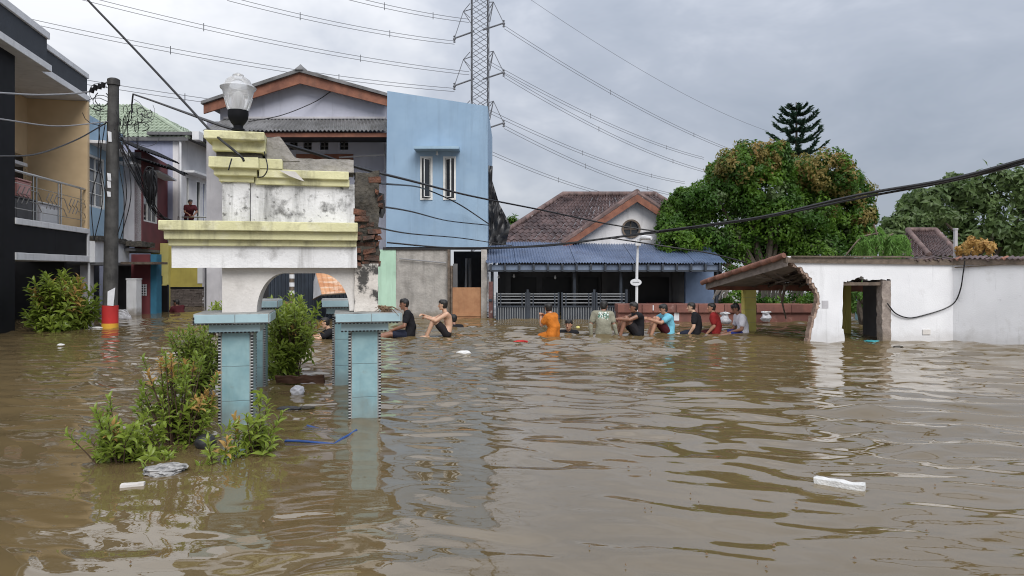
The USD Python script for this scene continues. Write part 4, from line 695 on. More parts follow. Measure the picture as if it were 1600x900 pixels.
cbx = wq(1290, 476); part(bw, 'plaster_patch', MB().fbox(WF, ws(1284), ws(1294), -.006, .0, PZ(482, 14.8), PZ(470, 14.8)), m_greywhite)
part(bw, 'lath', MB().tube([WF2(.05, -.04, PZ(418, 15)), WF2(.95, -.04, PZ(413, 14.7))], .012, 5), m_wood)
rt_ = random.Random(8)
for k in range(60):
    s = ws(1420) + k * .097; F_, s_ = (WF, s) if s < sE else (WF2, s - sE); z = tz + .045 + rt_.uniform(-.01, .03)
    v = [np.array(F_(s_ + .1 * u, dd, z + .022 * math.sin(u * 6.28) + (.05 if dd > .1 else 0))) for dd in (-.07, .26) for u in np.linspace(0, 1, 6)]
    if rt_.random() < .88: part(bw, 'roof_tile', MB().add(v + [a - [0, 0, .015] for a in v], [[i, i + 1, i + 7, i + 6] for i in range(5)] + [[i + 18, i + 19, i + 13, i + 12] for i in range(5)] + [[i + 12, i + 13, i + 1, i] for i in range(5)]), m_rtile if rt_.random() < .9 else m_terra, 40)
# broken porch roof with yellow tiled pillar
pr = thing('broken_porch_roof', 'collapsing terracotta tiled porch roof with broken rafters left of the white wall', 'roof', (6, 16.5, -.9))
T0, T1 = P(1226, 403, 14.75), P(1262, 417, 14.95); B0, B1 = P(1099, 444, 17.75), np.array([8.9, 17.95, 1.13]); T2 = np.array([7.6, 15.1, 1.62])
lerp = lambda a, b, t: np.asarray(a) + (np.asarray(b) - np.asarray(a)) * t
part(pr, 'roof_tiles', tile_slope(T0, T2, B0, B1, 12, 20, .03, .03, 5, .006, 9), m_rtile, 45)
for k in range(9):
    p, q = lerp(B0, T0, k / 9), lerp(B0, T0, (k + 1.07) / 9); part(pr, 'verge_tile', MB().tube([p + [-.03, 0, .035], q + [-.03, 0, .05]], [.065, .058], 8), m_terra, 50)
part(pr, 'bargeboard', MB().hexa([B0 + [.04, -.06, -.13], T0 + [.04, -.06, -.17], T0 + [.07, .0, -.17], B0 + [.07, 0, -.13], B0 + [.04, -.06, .03], T0 + [.04, -.06, .03], T0 + [.07, 0, .03], B0 + [.07, 0, .03]]), M('old_soffit_board', (.25, .21, .185), (.15, .125, .11), s=5, bump=.4))
part(pr, 'eave_beam', MB().hexa([B0 + [.1, -.1, -.14], B1 + [0, -.1, -.16], B1 + [0, .0, -.16], B0 + [.1, 0, -.14], B0 + [.1, -.1, .01], B1 + [0, -.1, 0], B1 + [0, 0, 0], B0 + [.1, 0, .01]]), m_redwood)
part(pr, 'soffit_board', MB().hexa([B0 + [.1, -.1, -.05], lerp(B0, B1, .32) + [0, -.1, -.05], lerp(T0, T2, .30) + [0, .05, -.10], T0 + [.08, .05, -.10], B0 + [.1, -.1, -.03], lerp(B0, B1, .32) + [0, -.1, -.03], lerp(T0, T2, .30) + [0, .05, -.08], T0 + [.08, .05, -.08]]), '/World/Looks/old_soffit_board')
for k in range(7):
    t = .30 + k * .1; a, b = lerp(B0, B1, t) + [0, 0, -.06], lerp(T0, T2, t + .03) + [0, .1, -.09]; part(pr, 'rafter', MB().tube([a, lerp(a, b, .96 if k % 3 else .7)], .035, 4), m_wood)
for k in range(7):
    t = k / 7 + .06; a, b = lerp(lerp(B0, B1, .28), lerp(T0, T2, .28), t), lerp(lerp(B0, B1, .95), lerp(T0, T2, .95), t); part(pr, 'batten', MB().tube([a + [0, 0, -.025], b + [0, 0, -.025]], .016, 4), m_wood)
for (p, q, r) in (((1190, 428), (1232, 446), .022), ((1205, 424), (1240, 442), .018), ((1228, 436), (1262, 424), .02), ((1212, 442), (1250, 430), .018), ((1180, 432), (1225, 436), .016), ((1240, 414), (1268, 432), .022), ((1218, 452), (1228, 498), .022), ((1226, 445), (1223, 470), .03)):
    part(pr, 'broken_lath', MB().tube([P(*p, 15.9), lerp(P(*p, 15.9), P(*q, 16.1), .5) + [0, 0, -.02], P(*q, 16.2)], [r, r, r * .7], 5), '/World/Looks/old_soffit_board' if r < .02 else m_wood)
for k in range(24):
    px = (1122 + k * 3.0) if k < 7 else (1192 + (k - 7) * 3.3) if k < 18 else (1236 + (k - 18) * 4)
    c = P(px, 450, 17.9); L = rt_.uniform(.16, .30) if k < 18 else rt_.uniform(.1, .24); e = c + [(-.12 if k < 7 else -.02) + rt_.uniform(-.02, .02), .05, -L]
    part(pr, 'hanging_lath', MB().hexa([e + [-.022, 0, 0], e + [.022, 0, 0], e + [.022, .012, 0], e + [-.022, .012, 0], c + [-.022, 0, 0], c + [.022, 0, 0], c + [.022, .012, 0], c + [-.022, .012, 0]]), m_arch)
YP = 17.6; yp = thing('yellow_pillar', 'square yellow tiled pillar standing in the water under the porch roof', 'pillar', (PX(1173, YP), YP, -.9)); x0, x1 = PX(1164.5, YP), PX(1181.5, YP)
part(yp, 'core', MB().box(x0 + .01, x1 - .01, YP + .01, YP + .28, -.9, 1.0), m_grout); z = 1.02 - .19; i = 0
while z > -.3:
    part(yp, 'tile', MB().box(x0, x1, YP - .004, YP + .012, max(z, -.3), z + .30 if i else z + .19, ), m_ytile); part(yp, 'tile', MB().box(x0 - .006, x0 + .01, YP + .015, YP + .28, z, z + .30 if i else z + .19), m_ytile); z -= .306; i += 1
# second yellow pillar and a pale blue wall seen through the doorway
part(bw, 'inner_pillar', MB().box(PX(1322, 17.0), PX(1330, 17.0), 17.0, 17.3, -.9, 1.3), m_olive); part(bw, 'inner_wall', MB().box(PX(1341, 21), PX(1362, 21), 21, 21.2, -.9, .75), M('pale_aqua_wall', lin(130, 165, 175), lin(110, 145, 155)))
part(bw, 'inner_wall', MB().box(PX(1362, 20.5), PX(1480, 20.5), 20.8, 21, -.9, 1.45), m_dark); part(bw, 'ceiling', MB().fbox(WF, ws(1296), ws(1500), .2, 3.4, 1.32, 1.38), m_wood)
part(bw, 'inner_wall', MB().fbox(WF, ws(1420), ws(1425), .2, 1.6, -.9, 1.32), m_dim)
# tiled roof behind the wall
h = thing('rear_house', 'low house with a brown hipped tile roof behind the white wall', 'house', (16, 29, -.9))
Y0, Y1 = 26.0, 29.0; zl, zt_ = PZ(400, Y0), PZ(361, Y1); eL, eR, rL, rR = (PX(1395, Y0), Y0, zl), (PX(1498, Y0), Y0, zl), (PX(1418, Y1), Y1, zt_), (PX(1462, Y1), Y1, zt_)
part(h, 'roof', tile_slope(rL, rR, eL, eR, 13, 14, .035, .03, 5, .004, 12), m_rtile, 45); part(h, 'roof', tile_slope(rR, rR, eR, (eR[0], 32, zl), 13, 14, .035, .03, 4, .004, 13), m_rtile, 45); ridge(h, rL, rR, 5); ridge(h, eR, rR, 8); ridge(h, lerp(eL, eR, .55), rL, 9)
part(h, 'wall', MB().box(eL[0], eR[0] - .3, Y0 + .4, 31, -.9, zl - .05), m_dim)
vp = thing('vent_pipe', 'pale upright vent pipe standing beside the rear tiled roof', 'pipe', P(1493, 398, 22)); part(vp, 'pipe', MB().tube([P(1493, 410, 22), P(1493, 358, 22)], .06, 8), m_greywhite, 40); part(vp, 'cap', MB().tube([P(1493, 359, 22), P(1493, 356.5, 22)], .075, 8), m_greywhite, 40)
# cable looped on the wall
solo('wall_cable', 'black cable looping down the broken white wall beside the doorway', 'cable', MB().tube(spline([WF2(.25, -.04, tz + .03), WF2(.22, -.05, PZ(425, 15)), WF2(.17, -.06, PZ(452, 15)), WF2(.06, -.06, PZ(472, 15.1)), WF(ws(1473), -.06, PZ(482, 15.2)), WF(ws(1448), -.03, PZ(491, 15.1)), WF(ws(1420), -.03, PZ(497, 15)), WF(ws(1398), -.04, PZ(490, 15)), WF(ws(1384), -.05, PZ(474, 15))], 8), .014, 6), m_cable, 40)
# ---------------------------------------------------------------- foliage
def leaves(pos, nrm, size, aspect=.5, rng=None, droop=.25, spread=.9, face=False):
    """one small folded leaf per point: rhombus of four triangles, facing roughly along nrm"""
    n = len(pos); d = nrm + spread * rng.randn(n, 3)
    if face: d = np.cross(d, rng.randn(n, 3)); d /= np.maximum(np.linalg.norm(d, axis=1, keepdims=True), 1e-6)
    d[:, 2] -= droop; d /= np.linalg.norm(d, axis=1, keepdims=True)
    s = np.cross(d, nrm + .25 * rng.randn(n, 3) if face else rng.randn(n, 3)); s /= np.linalg.norm(s, axis=1, keepdims=True); up = np.cross(s, d)
    L = (size * (.6 + .8 * rng.rand(n)))[:, None]; w = L * aspect * .5
    a = pos; m = pos + d * L * .55 - up * L * .05; e = pos + d * L - up * L * .18; l = pos + d * L * .45 + s * w + up * L * .06; r = pos + d * L * .45 - s * w + up * L * .06
    v = np.stack([a, r, e, l, m], 1).reshape(-1, 3); k = np.arange(n)[:, None] * 5
    f = np.concatenate([k + [0, 1, 4], k + [1, 2, 4], k + [2, 3, 4], k + [3, 0, 4]], 1).reshape(-1, 3); return v, f
def rnd_dir(n, rng):
    d = rng.randn(n, 3); return d / np.linalg.norm(d, axis=1, keepdims=True)
def crown(blobs, per, size, seed, sub=34, subr=.36, aspect=.55, zsq=.85, inner=.25, noback=True):
    rng = np.random.RandomState(seed); P_, N_ = [], []
    for (c, r) in blobs:
        c = np.asarray(c, float); d = rnd_dir(sub, rng)
        cc = c + d * r * (.62 + .34 * rng.rand(sub))[:, None] * [1, 1, zsq]; rr = r * subr * (.55 + .7 * rng.rand(sub))
        for q, t in zip(cc, rr):
            k = max(6, int(per * (t / (r * subr)) ** 2)); e = rnd_dir(k, rng); P_.append(q + e * t * (inner + (1 - inner) * rng.rand(k, 1) ** .4)); o = e + .7 * (q - c) / r + [0, 0, .35]; N_.append(o / np.linalg.norm(o, axis=1, keepdims=True))
    return leaves(np.vstack(P_), np.vstack(N_), size, aspect, rng, .15, .45, True)
def blob(px, py, rp, Y): return (P(px, py, Y), rp / FOC * Y)
def limbs(base, tips, r0, seed):
    rng = random.Random(seed); mb = MB(); base = np.asarray(base, float); fork = base + [0, 0, (np.mean([t[2] for t in tips]) - base[2]) * .45]
    mb.tube(spline([base, (base + fork) / 2 + [rng.uniform(-.1, .1), rng.uniform(-.1, .1), 0], fork], 5), np.linspace(r0, r0 * .65, 11), 8)
    for t in tips:
        t = np.asarray(t); mid = (fork + t) / 2 + np.array([rng.uniform(-.2, .2), rng.uniform(-.2, .2), .15]); mb.tube(spline([fork, mid, t], 6), np.linspace(r0 * .5, r0 * .12, 13), 6)
    return mb
YT = 23.9
gb = [(1120, 310, 46), (1085, 345, 48), (1060, 375, 40), (1170, 325, 55), (1110, 378, 48), (1215, 345, 55), (1180, 378, 50), (1262, 335, 52), (1245, 378, 52), (1310, 365, 42), (1150, 285, 40), (1290, 300, 45), (1200, 300, 50), (1330, 340, 34), (1050, 330, 22), (1070, 310, 24), (1215, 398, 52), (1290, 395, 50), (1350, 375, 34), (1140, 375, 46), (1048, 352, 26)]
ob = [(1165, 258, 46), (1130, 272, 32), (1205, 262, 40), (1255, 272, 38), (1295, 272, 46), (1330, 300, 40), (1345, 340, 26), (1290, 330, 30), (1215, 240, 24), (1340, 375, 26)]
t = thing('tree', 'large rounded tree with green and coppery orange new leaves behind the carport', 'tree', (PX(1195, YT), YT, -.9), group=None)
B = [(P(x, y, YT + dy), .86 * r / FOC * YT) for (x, y, r), dy in zip(gb, np.tile([0, .7, -.3, .4, .2], 10))]
O = [(P(x, y, YT + dy), .92 * r / FOC * YT) for (x, y, r), dy in zip(ob, np.tile([-.3, .5, .0, .6], 10))]
part(t, 'trunk', limbs((PX(1195, YT), YT, -.9), [b[0] for b in B[:14]], .3, 3), m_bark, 40)
GO_ = B + [(c, r * .95) for c, r in O]
part(t, 'crown', crown(GO_, 90, .12, 11, sub=38, subr=.30, inner=.45), l_tree, label='green foliage of the crown', kind=None); part(t, 'new_growth', crown(O[:2] + O[3:], 84, .12, 12, sub=32, subr=.30, inner=.45), l_orange, label='coppery orange new leaves at the top')
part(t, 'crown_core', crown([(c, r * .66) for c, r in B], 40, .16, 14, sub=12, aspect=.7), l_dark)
# Norfolk pine
YC = 40.0; t = thing('norfolk_pine', 'tiered dark green conifer rising above the rounded tree', 'conifer', (PX(1246, YC), YC, -.9)); ctop = P(1244, 160, YC)
part(t, 'trunk', MB().tube([(PX(1247, YC), YC, -.9), ctop], [.28, .03], 8), m_bark, 40); rng = np.random.RandomState(5)
for i, (py, hw_) in enumerate(((163, 15), (172, 24), (184, 31), (197, 32), (213, 39), (231, 38), (248, 42))):
    c = P(1245, py + 7, YC); R = hw_ / FOC * YC; V, F, k = [], [], 0; nb = 8
    for j in range(nb):
        a = j / nb * 6.283 + i * .55 + .1 * rng.randn(); dd = np.array([math.cos(a), math.sin(a), 0]); u = np.linspace(0, 1, 30); rl_ = R * (.85 + .3 * rng.rand())
        path = c + dd * (u * rl_)[:, None] + np.array([0, 0, 1]) * (-.10 * R * np.sin(u * 3.1) + R * .34 * u ** 2.2)[:, None]
        side = np.cross(dd, [0, 0, 1]); pos = np.repeat(path, 6, 0); sg_ = np.tile([-1, 1, -.5, .5, -.2, .2], len(path))[:, None]
        N = side * sg_ + dd * .8 + np.array([0, 0, .35]) + .15 * rng.randn(len(pos), 3); N /= np.linalg.norm(N, axis=1, keepdims=True)
        v, f = leaves(pos, N, .24 * (.5 + .5 * R / 1.5), .3, rng, 0, .12); V.append(v); F.append(f + k); k += len(v)
    part(t, 'branch_tier', (np.vstack(V), np.vstack(F)), l_conifer)
def far_tree(name, label, blobs, Y, size, per, seed, mat, trunk, cat='tree', sub=24):
    bb = [(P(x, y, Y + dy), r / FOC * Y) for (x, y, r), dy in zip(blobs, np.tile([0, .8, -.6, .5], 12))]
    t = thing(name, label, cat, (PX(trunk, Y), Y, -.9)); part(t, 'trunk', limbs((PX(trunk, Y), Y, -.9), [b[0] for b in bb[:8]], .22, seed), m_bark, 40)
    part(t, 'crown', crown(bb, per, size, seed, sub=sub, aspect=.5), mat); return t
far_tree('tree', 'dark broad leaved tree filling the right edge behind the white wall', [(1560, 300, 42), (1500, 318, 42), (1450, 325, 36), (1590, 345, 48), (1530, 355, 46), (1470, 350, 40), (1425, 345, 30), (1620, 300, 48), (1490, 295, 24), (1555, 390, 44), (1610, 390, 44), (1430, 315, 18), (1500, 390, 36)], 33.0, .32, 44, 21, l_dark, 1540)
far_tree('tree', 'darker low tree just behind the rear tiled roof', [(1398, 352, 22), (1415, 368, 24), (1390, 375, 22), (1440, 350, 18)], 31.0, .24, 40, 22, l_dark, 1400)
far_tree('small_tree', 'small green treetop showing between the blue house and the tiled roof', [(803, 352, 12), (796, 362, 12), (808, 364, 10)], 40.0, .26, 40, 23, l_tree, 803, sub=14)
far_tree('shrub', 'orange leaved shrub just above the right part of the white wall', [(1522, 385, 16), (1506, 390, 12), (1540, 388, 12)], 21.0, .10, 36, 24, l_new, 1522, 'shrub', 16)
far_tree('shrub', 'green bush beside the yellow tiled pillar under the porch roof', [(1150, 465, 22), (1135, 478, 16), (1165, 485, 18), (1195, 470, 18), (1215, 478, 20), (1245, 470, 24), (1265, 478, 22), (1150, 430, 20), (1280, 465, 20)], 21.6, .11, 40, 25, l_tree, 1180, 'shrub', 20)
far_tree('plant', 'bright leafy plant hanging inside the ragged doorway', [(1350, 456, 18), (1372, 452, 14), (1336, 462, 12), (1338, 480, 9), (1364, 470, 12)], 19.5, .14, 22, 26, l_green, 1350, 'plant', 12)
# willowy fern like plant on the wall top
t = thing('weeping_plant', 'bright green weeping plant draped over the middle of the white wall top', 'plant', P(1375, 398, 17)); rng = np.random.RandomState(8); V, F, k = [], [], 0; stm = MB()
for i in range(110):
    c = P(1340 + 78 * rng.rand(), 366 + 10 * rng.rand(), 17 + rng.rand() * .8); o = np.array([rng.randn() * .10, rng.randn() * .1, 0]); u = np.linspace(0, 1, 13)[:, None]; L = .22 + .28 * rng.rand()
    path = c + o * u + np.array([0, 0, 1.0]) * (.10 * u - (.12 + L) * u * u); v, f = leaves(np.repeat(path, 4, 0), np.tile([[0, 0, -1.0]], (52, 1)), .10, .24, rng, .3, .5); V.append(v); F.append(f + k); k += len(v)
for a, b, c in (((1322, 398), (1345, 372), (1372, 364)), ((1360, 400), (1375, 380), (1395, 365)), ((1380, 396), (1372, 372), (1365, 350))): stm.tube(spline([P(*a, 17.2), P(*b, 17.2), P(*c, 17.2)], 5), .02, 5)
part(t, 'foliage', (np.vstack(V), np.vstack(F)), l_green); part(t, 'stem', stm, m_wood, 40)
v, f = leaves(np.array([P(1366 + 6 * rng.randn(), 352 + 9 * rng.rand(), 17.3) for _ in range(40)]), np.tile([[.5, 0, -.4]], (40, 1)), .26, .14, rng, .3, .5); part(t, 'frond', (v, f), l_green)
# ---------------------------------------------------------------- sprig built shrubs of the foreground
def sprig(tip, d, rng, nl, L, w):
    """a twig end with a rosette of pointed leaves"""
    V, F, k = [], [], 0; d = d / np.linalg.norm(d); s = np.cross(d, [.3, .2, 1]); s /= np.linalg.norm(s); t_ = np.cross(d, s)
    for i in range(nl):
        a = i * 2.4 + rng.rand() * .5; h = i / nl; o = math.cos(a) * s + math.sin(a) * t_; ld = o * (1.05 - .55 * h) + d * (.25 + .8 * h); ld /= np.linalg.norm(ld); b = tip - d * L * 1.5 * (1 - h)
        ll = L * (.7 + .5 * rng.rand()) * (1 - .3 * h); sd = np.cross(ld, d); sd /= max(np.linalg.norm(sd), 1e-6); n = np.cross(sd, ld); n = n if n[2] > 0 else -n
        pts = []
        for u, ww, dz in ((0, .10, 0), (.28, .85, .05), (.55, 1.0, .05), (.82, .6, -.03), (1.0, .02, -.16)):
            c = b + ld * ll * u + n * ll * dz; x = sd * w * .5 * ww * (ll / L); pts += [c - x + n * .18 * w * ww, c, c + x + n * .18 * w * ww]
        f = [];
        for r in range(4):
            q = r * 3; f += [[q, q + 1, q + 4], [q, q + 4, q + 3], [q + 1, q + 2, q + 5], [q + 1, q + 5, q + 4]]
        V.append(np.array(pts)); F.append(np.array(f) + k); k += 15
    return np.vstack(V), np.vstack(F)
def shrub(name, label, base, tips, Y, seed, L=.10, w=.034, nl=13, orange=.15, cat='shrub', thick=.006, group=None, depth=.25, mids=1):
    rng = np.random.RandomState(seed); b = P(base[0], base[1], Y); t = thing(name, label, cat, (b[0], b[1], -.3)); st = MB()
    for (px, py) in tips:
        e = P(px, py, Y) + np.array([0, rng.uniform(-depth, depth), 0]); b0 = b + np.array([rng.uniform(-.08, .08), rng.uniform(-.06, .06), -.3]); m = b0 * .5 + e * .5 + np.array([(b[0] - e[0]) * .12, 0, .02]) + rng.randn(3) * .02
        path = spline([b0, m, e], 6); st.tube(path, np.linspace(thick * 1.5, thick * .5, len(path)), 5); d = path[-1] - path[-4] + np.array([0, 0, .03])
        new = rng.rand() < orange and py < np.percentile([q[1] for q in tips], 60)
        part(t, 'sprig', sprig(e, d, rng, nl, L, w), l_new if new else l_shrub, 40, label='sprig of orange new leaves' if new else None)
        for k in range(mids):
            u = rng.uniform(.55, .9); j = int(u * (len(path) - 1)); q = path[j] + rng.randn(3) * .05 + [0, 0, .03]; st.tube([path[j], q], [thick * .6, thick * .4], 4); part(t, 'sprig', sprig(q, rng.randn(3) * .5 + [0, -.3, .8], rng, nl, L, w), l_shrub, 40)
    part(t, 'stem', st, m_stem, 40); return t
rg = np.random.RandomState(31)
def fan(cx, cy, rx, ry, n): return [(cx + rx * math.cos(a) * r, cy + ry * math.sin(a) * r) for a, r in zip(rg.rand(n) * 6.283, rg.rand(n) ** .45)]
shrub('flooded_shrub', 'tall flooded shrub with orange tips left of the front tiled pillar', (280, 702), fan(280, 602, 62, 50, 44) + fan(272, 562, 46, 16, 14) + fan(232, 640, 15, 15, 5) + fan(325, 640, 14, 20, 6), 6.3, 1, orange=.3, L=.084, w=.031, nl=12)
shrub('flooded_shrub', 'low leafy flooded plant at the left of the foreground group', (190, 722), fan(185, 675, 66, 40, 30) + [(168, 622), (170, 632), (158, 640), (132, 655), (140, 660)], 5.7, 2, orange=.14, L=.10, w=.037, nl=11)
shrub('flooded_shrub', 'leaning leafy stem beside the right side of the left front pillar', (392, 700), [(405, 622), (412, 632), (400, 640), (418, 650), (405, 655), (432, 650), (398, 668), (425, 672), (440, 680), (410, 685), (385, 690), (432, 662), (420, 640)] + fan(412, 668, 28, 22, 5), 6.0, 3, orange=.0, L=.115, w=.034, nl=10)
shrub('flooded_shrub', 'small sprouting plant in front of the base of the left front pillar', (360, 715), [(350, 660), (358, 665), (345, 675), (364, 680), (372, 695), (352, 690), (382, 700)], 5.75, 4, orange=.3, L=.1, w=.03)
shrub('water_plant', 'lowest bright sprout just above the water beside the floating log', (238, 735), [(238, 715), (228, 722), (248, 722)], 5.55, 5, orange=0, L=.13, w=.036, nl=9)
shrub('water_plant', 'orange tipped sprout low in the water right of the floating log', (318, 738), [(316, 722), (305, 730), (330, 730), (322, 734)], 5.5, 6, orange=.6, L=.1, w=.03, nl=10)
shrub('water_plant', 'half sunken leafy sprout behind the floating log', (262, 712), fan(245, 700, 40, 10, 10), 5.9, 7, orange=0, L=.1, w=.032, nl=10, mids=0)
far_sprigs = lambda *a, **k: shrub(*a, **k)
far_sprigs('flooded_shrub', 'dense green flooded shrub behind the tall orange tipped shrub', (312, 590), fan(312, 548, 36, 42, 70), 8.6, 8, L=.13, w=.03, nl=12, orange=.0, depth=.4)
far_sprigs('flooded_shrub', 'dense yellow green shrub growing behind the arch of the gate', (455, 560), fan(455, 505, 42, 48, 85) + fan(442, 565, 22, 22, 16), 10.2, 9, L=.14, w=.042, nl=12, orange=.06, depth=.55)
far_sprigs('flooded_shrub', 'dark green rounded shrub in front of the black and yellow house', (95, 516), fan(95, 475, 44, 44, 110) + fan(90, 440, 25, 16, 14), 17.9, 10, L=.26, w=.085, nl=12, orange=.08, depth=.8, thick=.012)
far_sprigs('flooded_shrub', 'small sprouting shrub left of the white arch pier', (338, 500), fan(337, 478, 12, 12, 12), 12.0, 11, L=.15, w=.045, nl=10, orange=.0)
# ---------------------------------------------------------------- utility pole with cables
YPo = 18.5; pole = thing('utility_pole', 'tall dark concrete utility pole with red and yellow bands at the waterline', 'utility pole', (PX(171, YPo), YPo, -.9))
c0, c1 = np.array([PX(171, YPo), YPo, -.9]), P(177.5, 126, YPo); part(pole, 'shaft', MB().tube([c0, c0 * .5 + c1 * .5, c1], [.185, .165, .125], 14), m_pole, 40)
part(pole, 'cap', MB().tube([c1 - [0, 0, .12], c1 + [0, 0, .03], c1 + [0, 0, .06]], [.155, .15, .1], 14), m_pole, 40)
ax = lambda z: c0 + (c1 - c0) * (z + .9) / (c1[2] + .9)
part(pole, 'red_band', MB().tube([ax(.0 + .12), ax(.59)], [.197, .195], 16), m_red, 40); part(pole, 'yellow_band', MB().tube([ax(-.4), ax(.12)], [.2, .1985], 16), m_ypaint, 40)
pc = ax(.78); part(pole, 'paper_notice', MB().add([pc + [.03, -.195, -.18], pc + [.16, -.14, -.2], pc + [.2, -.13, .28], pc + [.04, -.195, .18]], [[0, 1, 2], [0, 2, 3]]), m_paper)
for z, s in ((5.0, .14), (3.95, .1), (3.75, .09), (3.5, .07)): q = ax(z); part(pole, 'peeled_notice', MB().add([q + [-.02, -.165, -s], q + [.06, -.15, -s], q + [.05, -.15, s * .8], q + [-.04, -.165, s]], [[0, 1, 2], [0, 2, 3]]), m_paper)
def cable(label, pts, r=.02, mat=None, name='overhead_cable', group=None, n=8): return solo(name, label, 'cable', MB().tube(spline(pts, n), r, 6), mat or m_cable, 40, group=group)
tg = MB(); rc = random.Random(12)
for k in range(38):
    top = rc.random() < .35; px = rc.uniform(150, 166) if top else rc.uniform(182, 240); py = rc.uniform(125, 190) if top else rc.uniform(170, 212)
    c = P(px, py, YPo + rc.uniform(-.3, .3)); a = rc.uniform(0, 3.1); rr = rc.uniform(.10, .40); st_ = rc.uniform(.5, 2.0); t0 = rc.uniform(0, 6)
    tg.tube([c + np.array([math.cos(q) * rr * math.cos(a), math.cos(q) * rr * math.sin(a), math.sin(q) * rr * st_ * .6]) for q in np.linspace(t0, t0 + rc.uniform(2.5, 5.5), 12)], rc.choice([.007, .009, .012]), 4)
for k in range(7):
    px = rc.uniform(148, 166) if k % 2 else rc.uniform(183, 200); tg.tube(spline([P(px, rc.uniform(180, 195), YPo), P(px + rc.uniform(-9, 9), 250, YPo), P(px + rc.uniform(-12, 8), 310, YPo), P(px + rc.uniform(-14, 6), 375, YPo)], 6), .013, 4)
for k in range(12):
    q = P(rc.uniform(205, 216), rc.uniform(238, 285), 22); tg.tube(spline([ax(5.1 + rc.uniform(-.2, .2)) + [.1, -.1, 0], q, P(rc.uniform(235, 250), 330, 24), P(rc.uniform(262, 288), 348, 25)], 6), .012, 4)
solo('cable_tangle', 'tangle of thin black service cables looped around the utility pole', 'cables', tg, m_cable, 40, kind='stuff')
ins = MB(); 
for px, py in ((143, 140), (148, 136), (155, 134), (160, 132)): ins.tube([P(px, py + 5, 18.4), P(px + 2, py - 3, 18.4)], .06, 6)
part(pole, 'insulator', ins, m_cable, 40)
tp = lambda px, py: P(px, py, 18.4)
cable('thick twisted pale cable from the left edge to the top of the utility pole', [P(-60, 142, 12), P(0, 145, 13), P(70, 148, 15.5), tp(140, 143), tp(168, 128)], .02, m_wcable)
cable('cable from the left edge to the crossing tangle on the utility pole', [P(-40, 183, 12), P(0, 186, 13), P(90, 197, 16), tp(168, 190)], .016, m_wcable)
cable('lower sagging cable from the left edge up to the utility pole', [P(-40, 243, 11), P(0, 244, 12), P(60, 240, 14), P(120, 218, 17), tp(166, 192)], .017)
cable('black cable dropping steeply from the sky onto the corner of the gate', [P(128, -14, 7.8), P(140, 3, 7.8), P(185, 50, 7.7), P(235, 103, 7.5), P(290, 162, 7.2), P(330, 205, 6.9), P(362, 232, 6.62), P(378, 246, 6.6), P(381, 252, 6.62)], .012)
cable('black cable from the pole insulator passing behind the gate lamp and over the blue house', [P(208, 147, 16), P(240, 158, 14), P(290, 176, 11), P(340, 194, 8.6), P(385, 207, 7.6), P(440, 224, 7.7), P(500, 242, 8.2), P(560, 262, 9), P(640, 282, 11.5), P(735, 306, 15), P(850, 329, 17.5), P(950, 350, 18.5), P(1030, 362, 18.5)], [.02] * 97, n=8)
cable('thin pale loop of cable hanging from the pole cable', [P(208, 147, 15.9), P(206, 165, 15.9), P(207, 176, 15.9)], .02)
cable('upper strand of the heavy cable sweeping in from the right edge', [P(2600, -40, 4.5), P(2000, 130, 6.5), P(1680, 227, 8.2), P(1600, 250, 9), P(1480, 281, 10.5), P(1340, 305, 12.5), P(1200, 337, 15), P(1100, 352, 17), P(1030, 361, 18.5), P(950, 372, 19.5), P(875, 381, 20), P(800, 386, 20.4), P(700, 387, 20.8), P(605, 379, 21)], .027)
cable('lower strand of the heavy cable sweeping in from the right edge', [P(2600, -34, 4.5), P(2000, 136, 6.5), P(1680, 233, 8.2), P(1600, 255, 9), P(1480, 284, 10.6), P(1340, 310, 12.5), P(1200, 339, 15), P(1100, 354, 17), P(1030, 363, 18.5), P(940, 374, 19.4), P(860, 384, 20), P(760, 389, 20.5)], .02)
cable('thin cable crossing the middle of the blue house below its windows', [P(556, 280, 9), P(600, 287, 12), P(660, 294, 20), P(715, 318, 21.5), P(764, 350, 21.8)], .02)
cable('thin cable crossing the lower part of the blue house', [P(560, 318, 9), P(640, 330, 14), P(700, 345, 20), P(764, 352, 21.6)], .016)
cable('lowest thin cable along the foot of the blue house wall', [P(565, 350, 9), P(640, 365, 15), P(720, 372, 20), P(800, 384, 20.4)], .015)
cable('thin cable across the grey gable of the white house', [P(388, 190, 22.5), P(440, 180, 23), P(490, 160, 23.8), P(520, 141, 23.9)], .016)
cable('cable running along the carport roof towards the broken roof', [P(955, 372, 19), P(1040, 385, 19), P(1110, 396, 18.6), P(1165, 410, 18)], .02)
cable('short slack cable from the gate pedestal down over its cornice', [P(413, 237, 6.95), P(418, 262, 6.75), P(412, 275, 6.75), P(402, 277, 6.75)], .006)
cable('thin frayed cable end hanging at the gate corner', [P(362, 248, 6.63), P(358, 262, 6.6), P(357, 266, 6.6)], .007)
